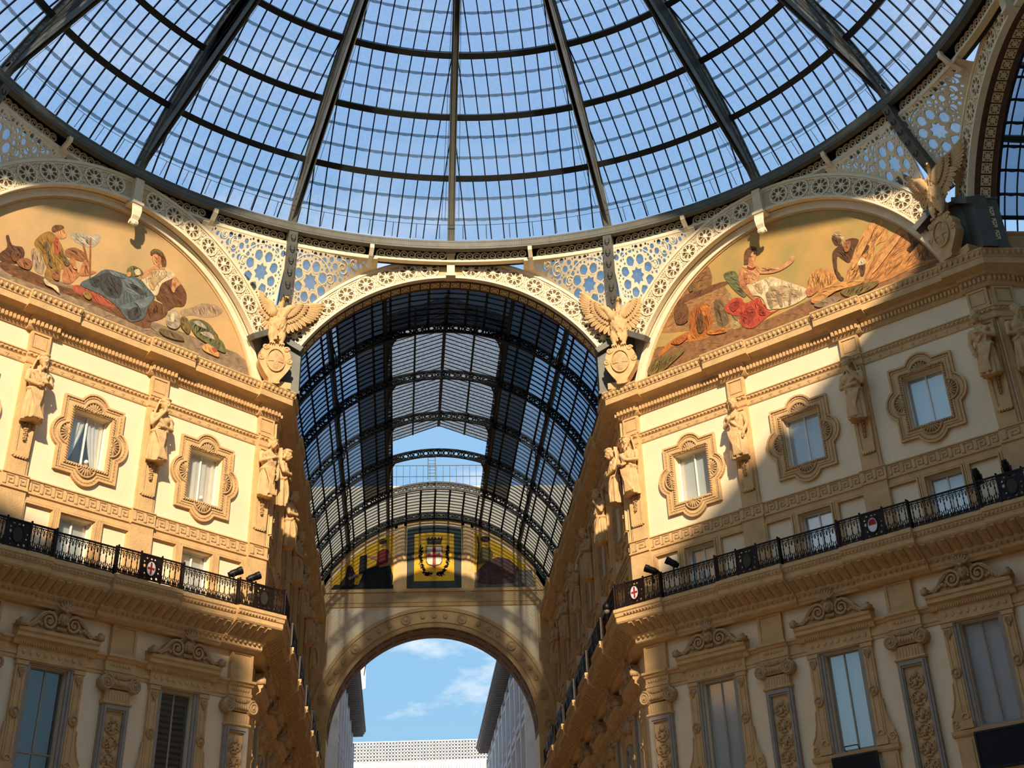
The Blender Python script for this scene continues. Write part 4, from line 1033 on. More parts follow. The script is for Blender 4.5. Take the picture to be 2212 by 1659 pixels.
# the rest of the side arcade wall, mostly past the right edge
railing(XA, 14, [5.2, 10.2], (1, 0), 'dark iron balcony railing of the side arcade past the right edge', {5.2: 'dark'}, False)
for i, x in enumerate((2.8, 7.7, 12.4)):
    twin(XA, x, '%s tall pedimented window of the side arcade past the right edge' % nth[i], t_white)
    if i: qwin(XA, x, '%s quatrefoil window of the side arcade past the right edge' % nth[i]); mwin(XA, x, '%s low window of the side arcade past the right edge' % nth[i])
ion(XA, .55, 'scroll-capped corner pilaster of the side arcade at the right edge'); ion(XA, 5.2, 'scroll-capped pilaster of the side arcade past the right edge')
pil(XA, 5.2, 'tapering pilaster of the side arcade past the right edge', 'upper pilasters'); statue(XA, 5.2, 'veiled', 'carved veiled figure of the side arcade past the right edge', group=s_g)
MURAL_L = [
 ('ledge', 'm_stone', [(-5.86,26.11),(-4.58,26.4),(-3.06,26.49),(-1.29,26.68),(0.27,26.5),(1.87,26.51),(4.1,26.58),(6.72,26.53),(6.9,25.43),(0.46,25.37),(-4.38,25.41),(-5.7,25.33)]),
 ('step', 'm_brown', [(-4.46,26.47),(-2.92,26.5),(-2.8,26.35),(-1.26,26.54),(0.27,26.55),(1.75,26.57),(1.71,26.15),(1.13,26.08),(-1.21,26.21),(-2.89,26.07),(-4.39,26.12)]),
 ('carpet', 'm_red', [(-1.68,26.62),(-1.31,26.79),(-0.66,26.84),(0.15,26.65),(0.27,26.5),(-0.22,26.36),(-0.99,26.4),(-1.54,26.42)]),
 ('smoke', 'm_grey', [(3.07,27.45),(3.65,27.84),(4.02,28.15),(4.64,28.34),(5.08,28.24),(4.82,27.87),(4.21,27.58),(3.64,27.46),(3.21,27.24)]),
 ('cloud', 'm_bluegrey', [(-2.14,28.66),(-1.73,28.9),(-1.38,28.95),(-0.95,29.2),(-0.9,28.9),(-1.15,28.53),(-1.49,28.43),(-1.9,28.45)]),
 ('anchor', 'm_dark', [(-4.65,26.73),(-4.44,27.07),(-4.57,27.46),(-4.47,27.55),(-4.27,27.24),(-3.89,27.32),(-3.74,27.03),(-3.93,26.6),(-4.33,26.48),(-4.6,26.46)]),
 ('bale', 'm_grey', [(-3.52,27.38),(-3.22,27.56),(-2.94,27.38),(-2.9,26.9),(-2.94,26.59),(-3.23,26.61),(-3.44,26.97)]),
 ('coat', 'm_olive', [(-3.48,27.69),(-3.24,28.18),(-2.89,28.42),(-2.44,28.11),(-2.17,27.72),(-1.92,27.42),(-2.07,27.15),(-2.25,27.08),(-2.26,26.57),(-2.83,26.53),(-2.83,27.03),(-3.25,27.45)]),
 ('red_waistcoat', 'm_red', [(-2.75,28.17),(-2.58,28.3),(-2.44,27.8),(-2.54,27.56),(-2.66,27.7)]),
 ('head', 'm_skin', [(-2.78,28.62),(-2.52,28.8),(-2.31,28.63),(-2.3,28.43),(-2.48,28.3),(-2.68,28.31)]),
 ('cap', 'm_hair', [(-2.92,28.56),(-2.81,28.76),(-2.53,28.87),(-2.44,28.78),(-2.71,28.5),(-2.85,28.44)]),
 ('stooping_back', 'm_brown2', [(-2.21,27.95),(-1.86,28.19),(-1.44,28.14),(-1.3,27.89),(-1.53,27.74),(-1.97,27.7),(-2.17,27.72)]),
 ('porter', 'm_skin2', [(-2.04,27.52),(-1.83,27.74),(-1.69,27.52),(-1.68,27.22),(-1.44,27.27),(-1.63,26.89),(-1.79,26.67),(-2.07,26.6),(-2.17,26.91)]),
 ('porter', 'm_skin2', [(-1.48,27.5),(-1.39,27.85),(-1.2,27.93),(-1.18,27.53),(-0.83,27.58),(-1.1,27.31),(-1.47,27.15)]),
 ('chair', 'm_hair', [(1.89,28.3),(2.39,28.67),(2.85,28.65),(3.25,28.27),(3.21,27.72),(2.78,27.5),(2.48,27.22),(2.17,27.46),(1.88,27.56)]),
 ('chair_legs', 'm_brown', [(1.53,27.31),(2.41,27.35),(2.41,26.93),(1.92,26.53),(1.55,26.49)]),
 ('blouse', 'm_white', [(1.09,28.08),(1.5,28.67),(2.23,29.04),(2.6,28.81),(2.06,28.26),(1.92,27.68),(1.59,27.65)]),
 ('blue_robe', 'm_blue', [(-1.41,26.78),(-0.9,27.35),(-0.46,27.84),(0.36,27.98),(1.04,28.05),(1.46,27.81),(1.83,27.54),(1.58,27.02),(1.45,26.45),(0.96,26.12),(0.63,26.24),(0.27,26.5),(-0.54,26.73)]),
 ('robe_fold', 'm_blue2', [(-0.63,27.56),(-0.04,27.81),(0.32,27.54),(0.31,26.92),(-0.19,26.77),(-0.59,27.02)]),
 ('robe_fold', 'm_blue3', [(0.37,26.54),(1.13,27.15),(1.77,27.57),(1.48,26.98),(0.88,26.64)]),
 ('robe_fold', 'm_blue3', [(0.37,27.88),(0.85,27.92),(1.26,27.72),(1.1,27.34),(0.57,27.29),(0.32,27.54)]),
 ('arm', 'm_skin', [(0.98,28.13),(1.34,28.6),(1.54,28.74),(1.48,28.45),(1.1,28.03)]),
 ('arm', 'm_skin', [(2.55,28.79),(2.91,28.62),(2.73,28.33),(2.65,28.08),(2.51,28.24)]),
 ('flowers', 'm_green', [(0.43,28.21),(0.65,28.47),(1.03,28.47),(1.17,28.27),(0.77,28.05),(0.51,27.99)]),
 ('neck', 'm_skin', [(1.63,28.94),(1.88,29.16),(2.13,28.94),(1.76,28.78),(1.5,28.65)]),
 ('face', 'm_skin', [(1.46,29.3),(1.71,29.52),(1.89,29.27),(1.78,29.01),(1.63,28.94),(1.49,29.1)]),
 ('hair', 'm_hair', [(1.34,29.41),(1.53,29.63),(1.86,29.64),(2.1,29.36),(2.11,29.09),(1.96,28.97),(1.83,29.3),(1.61,29.42),(1.41,29.28)]),
 ('robe_fold', 'm_blue2', [(0.62,27.67),(1.04,27.69),(1.34,27.5),(1.14,27.41),(0.81,27.49)]),
 ('robe_fold', 'm_blue2', [(-1.06,27.12),(-0.62,27.51),(-0.64,27.04),(-0.83,26.92)]),
 ('robe_fold', 'm_blue2', [(0.7,26.47),(1.17,26.86),(1.32,26.56),(0.95,26.21)]),
 ('robe_fold', 'm_blue3', [(-0.31,27.85),(0.31,27.91),(0.39,27.78),(-0.13,27.72)]),
 ('blouse_fold', 'm_white2', [(1.42,28.1),(1.8,28.48),(2.22,28.71),(1.85,28.18),(1.68,27.79)]),
 ('blouse_fold', 'm_white2', [(1.51,28.57),(1.87,28.78),(1.75,28.46),(1.4,28.2)]),
 ('lap_flowers', 'm_white', [(0.74,28.29),(0.93,28.43),(1.06,28.27),(0.87,28.14)]),
 ('lap_flowers', 'm_orange', [(0.45,28.07),(0.6,28.16),(0.62,27.98),(0.47,27.92)]),
 ('wreath', 'm_green', [(1.39,29.43),(1.58,29.64),(1.84,29.63),(1.77,29.52),(1.54,29.5),(1.45,29.38)]),
 ('shadowed_cheek', 'm_skin2', [(1.68,29.34),(1.85,29.36),(1.86,29.09),(1.76,29.0)]),
 ('drum', 'm_brown2', [(-4.0,26.72),(-3.67,26.94),(-3.42,26.87),(-3.46,26.56),(-3.73,26.5),(-3.93,26.56)]),
 ('wheel', 'm_hair', [(-4.24,26.96),(-4.03,27.1),(-3.91,26.96),(-3.95,26.69),(-4.12,26.62),(-4.24,26.76)]),
 ('coat_fold', 'm_dark2', [(-3.12,27.81),(-2.99,27.91),(-2.76,27.46),(-2.63,27.01),(-2.78,27.05),(-2.96,27.47)]),
 ('coat_fold', 'm_dark2', [(-2.4,27.87),(-2.21,27.65),(-1.97,27.45),(-2.1,27.29),(-2.28,27.47)]),
 ('trousers', 'm_brown2', [(-2.6,26.83),(-2.39,27.02),(-2.27,26.62),(-2.5,26.57)]),
 ('pole', 'm_brown2', [(-1.6,28.43),(-1.54,28.46),(-1.27,27.9),(-1.33,27.88)]),
 ('pole', 'm_brown2', [(-1.33,28.71),(-1.28,28.73),(-1.07,27.32),(-1.13,27.3)]),
 ('arm_of_porter', 'm_skin', [(-1.95,27.61),(-1.73,27.5),(-1.65,27.33),(-1.8,27.32)]),
 ('tassels', 'm_olive', [(-1.26,26.49),(-1.08,26.61),(-0.86,26.5),(-0.93,26.32),(-1.13,26.34)]),
 ('vase', 'm_silver', [(2.51,27.07),(2.8,27.35),(3.06,27.13),(3.1,26.78),(2.91,26.55),(2.58,26.53),(2.44,26.74)]),
 ('leaves', 'm_green', [(3.51,27.15),(4.0,27.39),(4.53,27.33),(4.93,26.94),(5.24,26.8),(5.4,26.43),(5.0,26.39),(4.34,26.51),(3.8,26.68)]),
 ('apples', 'm_orange', [(4.25,26.32),(4.57,26.5),(5.0,26.34),(5.09,26.11),(4.74,26.09),(4.33,26.14)]),
 ('vase_shine', 'm_white', [(2.62,27.01),(2.74,27.17),(2.81,26.88),(2.69,26.78)]),
 ('fern', 'm_green2', [(3.11,27.15),(3.39,27.21),(3.6,26.87),(3.53,26.58),(3.29,26.65),(3.1,26.83)]),
 ('leaf', 'm_bluegrey', [(3.68,27.16),(4.01,27.31),(4.38,27.11),(4.04,27.08)]),
 ('leaf', 'm_bluegrey', [(4.07,26.83),(4.51,27.0),(4.83,26.8),(4.42,26.76)]),
 ('leaf', 'm_green2', [(4.61,27.2),(4.92,27.0),(5.07,26.73),(4.77,26.83)]),
 ('apple', 'm_red', [(4.71,26.34),(4.87,26.45),(5.0,26.34),(4.84,26.23)]),
 ('scroll_of_paper', 'm_white', [(-2.86,26.42),(-2.6,26.33),(-2.31,26.31),(-2.17,26.07),(-2.48,26.19),(-2.77,26.21)]),
 ('plaque', 'm_dark2', [(2.18,26.27),(2.6,26.38),(3.22,26.36),(3.35,26.2),(2.92,26.09),(2.37,26.09)]),
]
MURAL_R = [
 ('ground', 'm_earth', [(-6.78,25.87),(-6.36,26.96),(-5.16,26.8),(-2.63,26.56),(-0.92,26.32),(1.47,26.46),(2.77,26.47),(4.59,26.13),(6.68,26.04),(7.08,26.0),(7.08,25.25),(3.8,25.29),(-2.76,25.67),(-6.79,25.06)]),
 ('temple', 'm_brown3', [(-5.75,28.28),(-4.97,29.12),(-4.15,29.52),(-3.21,29.85),(-3.05,28.79),(-2.61,28.79),(-2.26,27.92),(-2.34,26.58),(-4.01,27.07),(-5.83,27.6)]),
 ('temple_cornice', 'm_brown', [(-5.14,28.9),(-2.61,28.79),(-2.42,28.54),(-5.1,28.6)]),
 ('tower', 'm_brown4', [(-4.23,29.55),(-3.23,29.94),(-3.06,28.86),(-4.15,28.94)]),
 ('statue', 'm_dark2', [(-3.08,28.03),(-2.72,27.96),(-2.52,27.33),(-2.53,26.79),(-3.02,26.9)]),
 ('haze', 'm_sage', [(-2.39,28.25),(-2.16,27.88),(-1.92,26.56),(-2.42,26.55),(-2.35,27.54)]),
 ('lion_body', 'm_lion', [(-6.1,26.52),(-5.52,27.0),(-4.6,27.15),(-4.16,27.12),(-3.46,26.8),(-2.69,26.65),(-2.65,26.46),(-3.35,26.55),(-3.86,26.54),(-5.09,26.78)]),
 ('lion_mane', 'm_lion2', [(-4.18,28.1),(-3.72,28.17),(-3.31,27.98),(-3.25,27.33),(-3.38,26.9),(-3.85,26.67),(-4.38,27.07),(-4.35,27.68)]),
 ('lion_head', 'm_lion', [(-3.67,28.05),(-3.25,27.88),(-3.36,27.58),(-3.65,27.62)]),
 ('grass', 'm_straw', [(1.22,26.95),(1.46,27.53),(2.0,27.58),(2.45,27.19),(2.49,26.71),(1.82,26.59)]),
 ('sheaf', 'm_straw', [(2.88,26.69),(3.28,27.45),(3.89,28.27),(4.5,28.75),(4.94,28.42),(4.91,27.69),(4.4,27.64),(4.19,27.21),(3.57,26.67),(3.07,26.35)]),
 ('sheaf', 'm_straw2', [(3.67,26.5),(4.32,27.22),(5.04,27.7),(5.79,28.04),(6.43,27.3),(6.84,26.48),(6.63,26.06),(5.81,26.14),(4.57,26.01),(3.71,26.1)]),
 ('sheaf_shadow', 'm_brown4', [(5.78,27.98),(6.39,27.39),(7.0,26.41),(6.64,26.12),(5.86,26.38),(5.74,27.21)]),
 ('reaper', 'm_dark', [(2.53,27.96),(2.77,28.2),(3.33,28.37),(3.74,28.16),(3.55,27.87),(3.2,27.35),(2.92,27.6),(2.73,27.81),(2.63,27.12),(2.83,26.78),(2.69,26.7),(2.5,27.11)]),
 ('reaper_arm', 'm_dark', [(3.57,27.6),(4.05,27.79),(4.07,27.58),(3.59,27.39)]),
 ('reaper_leg', 'm_dark', [(3.55,27.21),(3.82,27.1),(3.69,26.62),(3.53,26.62)]),
 ('loincloth', 'm_white', [(3.52,27.35),(3.82,27.29),(3.81,27.04),(3.53,27.08)]),
 ('reaper_head', 'm_dark', [(2.66,28.73),(2.94,28.74),(3.06,28.49),(2.92,28.28),(2.73,28.35)]),
 ('headcloth', 'm_white2', [(2.69,28.82),(2.87,28.91),(3.11,28.77),(3.21,28.42),(3.14,28.05),(3.03,28.16),(3.03,28.5),(2.81,28.73)]),
 ('flowers', 'm_green', [(-2.42,29.1),(-1.92,29.04),(-1.75,28.69),(-1.74,28.27),(-1.44,27.87),(-1.62,27.67),(-1.98,28.09),(-2.27,28.62)]),
 ('red_cloth', 'm_red2', [(-2.64,27.51),(-2.17,27.81),(-1.76,27.69),(-1.59,27.38),(-0.95,27.41),(-0.81,27.01),(-0.53,26.57),(0.01,26.56),(-0.69,26.43),(-1.42,26.17),(-1.93,26.5),(-2.01,26.93),(-2.27,27.1)]),
 ('cloth_fold', 'm_red3', [(-1.87,26.94),(-1.41,27.18),(-1.18,26.82),(-1.52,26.41),(-1.85,26.6)]),
 ('white_skirt', 'm_white', [(-1.4,28.2),(-0.84,28.12),(-0.29,28.1),(0.33,27.65),(1.27,26.87),(1.02,26.57),(0.2,26.49),(-0.38,26.65),(-0.64,26.75),(-0.82,27.36),(-1.33,27.69)]),
 ('skirt_fold', 'm_white2', [(-0.52,27.51),(-0.22,27.66),(0.26,27.2),(0.62,26.93),(0.04,26.75),(-0.43,26.8)]),
 ('skirt_fold', 'm_white2', [(0.04,27.56),(0.59,27.2),(1.0,26.84),(0.71,26.69),(0.23,27.08)]),
 ('torso', 'm_skin', [(-1.64,29.0),(-1.33,29.08),(-0.86,28.89),(-0.69,28.68),(-0.81,28.31),(-0.99,28.11),(-1.4,28.2),(-1.57,28.48)]),
 ('lower_arm', 'm_skin2', [(-1.64,29.0),(-1.51,28.38),(-1.15,27.48),(-1.1,27.33),(-1.29,27.47),(-1.74,28.27)]),
 ('outstretched_arm', 'm_skin', [(-0.86,28.89),(-0.49,28.6),(0.18,28.39),(0.61,28.49),(0.84,28.64),(0.91,28.44),(0.64,28.27),(0.08,28.19),(-0.53,28.34),(-0.85,28.54)]),
 ('feet', 'm_skin2', [(1.15,26.92),(1.54,26.86),(1.77,26.87),(1.71,26.7),(1.35,26.57),(1.17,26.64)]),
 ('face', 'm_skin', [(-1.12,29.56),(-0.82,29.65),(-0.76,29.34),(-0.9,29.12),(-0.94,28.85),(-1.2,29.03)]),
 ('hair', 'm_hair', [(-1.28,29.7),(-1.01,29.83),(-0.74,29.69),(-0.77,29.52),(-0.98,29.5),(-1.15,29.15),(-1.37,29.1),(-1.36,29.38)]),
 ('face_shadow', 'm_skin2', [(-1.14,29.36),(-0.99,29.22),(-0.97,28.9),(-1.17,29.01)]),
 ('necklace', 'm_red3', [(-1.24,29.01),(-1.09,28.84),(-0.87,28.82),(-0.92,28.74),(-1.1,28.74),(-1.26,28.88)]),
 ('torso_shadow', 'm_skin2', [(-1.49,28.79),(-1.3,28.58),(-1.25,28.21),(-1.42,28.25),(-1.53,28.5)]),
 ('skirt_fold', 'm_white2', [(-1.07,28.0),(-0.79,27.99),(-0.72,27.59),(-0.92,27.6)]),
 ('skirt_fold', 'm_stone', [(-0.61,27.41),(-0.46,27.42),(-0.36,26.77),(-0.53,26.77)]),
 ('skirt_fold', 'm_stone', [(-0.14,27.29),(-0.03,27.32),(0.07,26.67),(-0.07,26.66)]),
 ('skirt_fold', 'm_stone', [(0.44,27.06),(0.54,27.09),(0.43,26.6),(0.32,26.58)]),
 ('cloth_fold', 'm_red3', [(-2.35,27.54),(-1.97,27.67),(-1.87,27.42),(-2.18,27.2)]),
 ('cloth_fold', 'm_red3', [(-1.01,27.02),(-0.84,26.82),(-0.75,26.52),(-1.01,26.62)]),
 ('mane_shadow', 'm_brown', [(-3.93,27.73),(-3.66,27.56),(-3.66,26.94),(-3.96,26.91)]),
 ('paw', 'm_lion', [(-3.53,26.82),(-2.76,26.67),(-2.64,26.54),(-2.72,26.45),(-3.42,26.61)]),
 ('lion_flank', 'm_lion2', [(-5.37,26.95),(-4.76,27.07),(-4.48,26.9),(-4.95,26.72)]),
 ('temple_relief', 'm_brown', [(-4.96,28.54),(-4.37,28.39),(-4.39,27.62),(-4.98,27.71)]),
 ('doorway', 'm_dark2', [(-4.15,29.23),(-3.96,29.22),(-3.96,28.94),(-4.15,28.94)]),
 ('reaper_chest', 'm_brown2', [(3.11,28.26),(3.42,28.2),(3.29,27.85),(3.1,27.86)]),
 ('straw_light', 'm_orange', [(3.91,28.05),(4.39,28.52),(4.56,28.45),(4.05,27.79),(3.4,27.07),(3.28,27.12)]),
 ('straw_light', 'm_orange', [(4.39,26.99),(5.13,27.53),(5.44,27.53),(4.76,26.97),(4.04,26.48)]),
 ('stalks', 'm_straw', [(1.32,26.39),(2.17,26.71),(3.41,26.48),(3.49,26.25),(2.43,26.35),(1.61,26.14)]),
 ('stones', 'm_stone', [(1.41,26.15),(2.08,26.22),(2.56,26.03),(2.41,25.9),(1.76,25.89)]),
 ('leaves', 'm_green2', [(-6.69,26.04),(-6.18,26.48),(-5.36,26.39),(-4.7,26.36),(-5.33,26.04),(-6.27,25.69)]),
 ('leaves', 'm_green2', [(2.61,26.28),(3.36,26.24),(4.21,26.09),(3.92,25.89),(2.98,25.87)]),
]
# ------------------------------------------------------------------ big arches round the crossing
FYc = T(0, Y0, 0); FXc = T(Y0, 0, 0) @ RZ(-90); FRc = FR @ T(LD/2, 0, 0); FLc = FL @ T(LD/2, 0, 0)
AEND = 57.0
mb = MB(); mb.arc(0, 0, .315, .365, 0, 2*PI, 24, -.05, .02)
for i in range(8):
    a = 2*PI*(i+.5)/8; mb.join(MB().arc(0, 0, .075, .1, 0, 2*PI, 8, -.04, .01), T(.2*sin(a), 0, .2*cos(a)) @ RY(math.degrees(a)) @ SC(.95, 1, 1.25))
    a = 2*PI*i/8; mb.join(MB().box(-.012, .012, -.045, .01, .08, .32), RY(math.degrees(a)))
mb.lathe([(.085, 0), (.085, -.06), (.05, -.085), (0, -.09)], n=10, axis='y')
rosette = mb.mesh('rosette', 'cream')
shade_disc = MB().lathe([(.33, 0), (.33, -.012), (0, -.012)], n=20, axis='y').mesh('rosette_shade_disc', 'creamshade')  # flat dark disc on the band, paints the shade of pierced openings
mb = MB(); mb.box(-.012, .012, -.03, 0, -.42, .42)
for z in (-.22, 0, .22): mb.plate([(-.09, z), (0, z-.1), (.09, z), (0, z+.1)], [[(-.05, z), (0, z-.055), (.05, z), (0, z+.055)]], -.03, 0)
for sx_ in (-1, 1):
    for sz in (-1, 1): mb.arc(sx_*.14, sz*.3, .05, .08, 0, 2*PI, 8, -.03, 0); mb.arc(sx_*.14, sz*.12, .03, .05, 0, 2*PI, 8, -.03, 0)
divider = mb.mesh('lattice_divider', 'cream')
tile_m = MB().plate(rect(.19, .19), [], -.02, 0).plate(rect(.19, .19), [rect(.165, .165)], -.03, -.01)
tile_m.lathe([(.08, -.02), (.08, -.035), (.05, -.035), (.04, -.045), (0, -.045)], n=8, axis='y')
for i in range(4):
    for d in (-.05, .05): tile_m.join(MB().box(-.02, .02, -.028, -.018, .115, .145), RY(90*i) @ T(d, 0, 0))
tile_me = tile_m.mesh('tile', 'tile')
dots = MB()
for i in range(4):
    for d in (-.05, .05): dots.join(MB().box(-.028, .028, -.031, -.02, .108, .15), RY(90*i) @ T(d, 0, 0))
dots_me = dots.mesh('tile_inlay', 'brickred')
def flute(w, z0, z1, y0, y1):
    mb = MB(); mb.box(-w, w, y0, y1, z0, z1)
    n = 5
    for i in range(n):
        x = -w+2*w*(i+.5)/n; mb.box(x-w/n*.55, x+w/n*.55, y0-.03, y0, z0+.06, z1-.06)
    return mb
kst = flute(.17, 31.0, 32.1, -.62, -.15); kst.box(-.22, .22, -.7, -.15, 31.98, 32.1); kst.box(-.21, .21, -.68, -.15, 30.92, 31.02)
key_plain = kst.mesh('keystone', 'cream')
kst = flute(.19, 30.85, 32.0, -.55, -.15); kst.box(-.25, .25, -.66, -.15, 30.78, 30.9)
for i in range(5):
    x = -.17+.085*i; kst.tube([(x, -.56, 30.8), (x*.95, -.62, 30.5), (x*.8, -.60, 30.25), (x*.7, -.5, 30.05)], [.055, .06, .055, .04], 6)
kst.tube([(-.16, -.46, 30.02), (0, -.48, 30.0), (.16, -.46, 30.02)], .12, 8); kst.ell((0, -.5, 29.95), (.15, .1, .1), 8, 6)
key_scroll = kst.mesh('keystone', 'cream')
def arch(F, label, scroll=False, soffit=True):
    t = thing('arch_frieze', label, 'arch', F @ T(0, 0, 27.6), 'pierced frieze arches round the crossing')
    Z = T(0, 0, -27.6); A = rad(AEND)
    mb = MB().arc(0, ZA, 7.62, 8.52, -A, A, 64, -.30, -.12); obj('band', mb.mesh('frieze_band', 'friezeground'), t, Z)
    mb = MB().arc(0, ZA, 8.50, 8.62, -A, A, 64, -.40, -.12); mb.arc(0, ZA, 8.44, 8.50, -A, A, 64, -.34, -.12); obj('outer_moulding', mb.mesh('outer_moulding', 'cream'), t, Z)
    mb = MB().arc(0, ZA, 7.56, 7.66, -A, A, 64, -.38, -.12)
    for i in range(150):
        a = -A+2*A*(i+.5)/150; mb.ell((7.70*sin(a), -.33, ZA+7.70*cos(a)), (.035, .03, .035), 5, 4)
    obj('inner_moulding', mb.mesh('inner_moulding', 'cream'), t, Z)
    for s in (-1, 1):
        for k in range(8):
            a = s*(6.55+6.88*k)
            if abs(a) > 55: continue
            M = Z @ T(RA*sin(rad(a))-.07*sin(rad(a)), -.30, ZA+(RA-.07)*cos(rad(a))) @ RY(a)
            r = obj('rosette', rosette, t, M @ SC(1.16)); obj('shade_disc', shade_disc, r)
            a2 = s*(6.55+6.88*(k+.5))
            if abs(a2) < AEND-1.5: obj('lattice_divider', divider, t, Z @ T((RA-.07)*sin(rad(a2)), -.30, ZA+(RA-.07)*cos(rad(a2))) @ RY(a2))
        mb = MB().join(MB().box(-.12, .12, -.5, -.1, 7.4, 8.75), Matrix.Identity(4))
        obj('end_block', mb.mesh('end_block', 'irongrey'), t, Z @ T(0, 0, ZA) @ RY(s*(AEND+.6)))
    obj('keystone', key_scroll if scroll else key_plain, t, Z)
    if soffit:
        mb = MB().arc(0, ZA, 7.60, 7.72, -A, A, 64, -.12, .75); obj('soffit', mb.mesh('soffit', 'brickred'), t, Z)
        for s in (-1, 1):
            mb = MB().box(min(s*6.38, s*6.95), max(s*6.38, s*6.95), -.16, .75, 25.42, 27.62); mb.box(min(s*6.34, s*6.95), max(s*6.34, s*6.95), -.2, .78, 27.5, 27.66); mb.box(min(s*6.34, s*6.95), max(s*6.34, s*6.95), -.2, .78, 25.42, 25.56)
            obj('jamb', mb.mesh('jamb', 'irongrey'), t, Z)
            for j in range(3):
                o = obj('tile', tile_me, t, Z @ T(s*6.375, .3, 25.95+.5*j) @ RZ(-s*90)); obj('inlay', dots_me, o, kind='stuff')
        n = 34
        for i in range(n):
            a = -AEND+1.5+(2*AEND-3)*i/(n-1)
            o = obj('tile', tile_me, t, Z @ T(7.60*sin(rad(a)), .32, ZA+7.60*cos(rad(a))) @ RY(a) @ RX(90)); obj('inlay', dots_me, o, kind='stuff')
    return t
arch(FYc, 'pierced cream frieze arch over the mouth of the far arcade')
arch(FXc, 'pierced cream frieze arch over the side arcade at the right edge')
arch(FRc @ T(0, -.22, -.1), 'pierced cream frieze arch round the right lunette painting', True, False)
arch(FLc @ T(0, -.22, -.1), 'pierced cream frieze arch round the left lunette painting', True, False)

# ------------------------------------------------------------------ lunettes with their paintings
PC = {'m_stone': (128, 112, 88), 'm_brown': (92, 58, 36), 'm_red': (160, 70, 52), 'm_grey': (158, 134, 104), 'm_bluegrey': (164, 158, 136), 'm_dark': (70, 44, 30), 'm_olive': (140, 104, 44), 'm_skin': (196, 138, 88), 'm_hair': (88, 54, 32), 'm_brown2': (134, 84, 50), 'm_skin2': (172, 108, 68), 'm_white': (214, 192, 150), 'm_blue': (62, 82, 88), 'm_blue2': (40, 48, 52), 'm_blue3': (84, 106, 112), 'm_green': (86, 94, 58), 'm_silver': (158, 146, 124), 'm_orange': (206, 146, 84), 'm_dark2': (92, 78, 52),
      'm_earth': (122, 84, 52), 'm_brown3': (146, 104, 62), 'm_brown4': (118, 82, 48), 'm_sage': (154, 132, 84), 'm_lion': (178, 104, 42), 'm_lion2': (150, 78, 30), 'm_straw': (190, 132, 72), 'm_straw2': (176, 116, 62), 'm_white2': (176, 150, 108), 'm_red2': (172, 58, 40), 'm_red3': (132, 36, 28), 'm_green2': (96, 84, 44)}
for k, v in PC.items(): mat(k, srgb(*[c*.8+o*.2 for c, o in zip(v, (176, 132, 82))]), .75, var=.34, scale=4.5)
def skymat(name, a, b):
    m = mat(name, srgb(*a), .75, var=.1, scale=1.2)
    t = m.node_tree; bs = t.nodes['Principled BSDF']
    c = nn(t, 'ShaderNodeTexCoord'); n = nn(t, 'ShaderNodeTexNoise', Scale=.35, Detail=7.0, Roughness=.6); t.links.new(c.outputs['Object'], n.inputs['Vector'])
    r = nn(t, 'ShaderNodeValToRGB'); t.links.new(n.outputs[0], r.inputs[0]); r.color_ramp.elements[0].position = .38; r.color_ramp.elements[1].position = .62
    r.color_ramp.elements[0].color = srgb(*a); r.color_ramp.elements[1].color = srgb(*b)
    t.links.new(r.outputs[0], bs.inputs['Base Color'])
skymat('m_sky_l', (204, 164, 108), (176, 148, 100)); skymat('m_sky_r', (194, 150, 84), (158, 138, 80))
def chaikin(P, it=2):
    for _ in range(it):
        Q = []
        for i in range(len(P)):
            a, b = P[i], P[(i+1) % len(P)]
            Q += [(a[0]*.75+b[0]*.25, a[1]*.75+b[1]*.25), (a[0]*.25+b[0]*.75, a[1]*.25+b[1]*.75)]
        P = Q
    return P
def catmull(P, k=3):
    n = len(P); Q = []
    for i in range(n):
        a, b, c, d = P[i-1], P[i], P[(i+1) % n], P[(i+2) % n]
        for j in range(k):
            t = j/k
            Q.append(tuple(b[m]+.5*((c[m]-a[m])*t+(2*a[m]-5*b[m]+4*c[m]-d[m])*t*t+(3*b[m]-a[m]-3*c[m]+d[m])*t**3) for m in (0, 1)))
    return Q
def clipc(P):
    out = []
    for x, z in P:
        z = max(z, 25.36); d = math.hypot(x, z-ZA)
        if d > 7.18: x, z = x*7.18/d, ZA+(z-ZA)*7.18/d
        if not out or math.hypot(out[-1][0]-x, out[-1][1]-z) > .004: out.append((x, z))
    return out
STROKE = {}
for k in list(PC):
    v = PC[k]
    for suf, f in (('_d', .74), ('_l', 1.2)): mat(k+suf, srgb(*[min(250, (c*.8+o*.2)*f) for c, o in zip(v, (176, 132, 82))]), .75, var=.3, scale=5)
def pip(p, poly):
    c = False; j = len(poly)-1
    for i in range(len(poly)):
        xi, yi = poly[i]; xj, yj = poly[j]
        if (yi > p[1]) != (yj > p[1]) and p[0] < (xj-xi)*(p[1]-yi)/(yj-yi)+xi: c = not c
        j = i
    return c
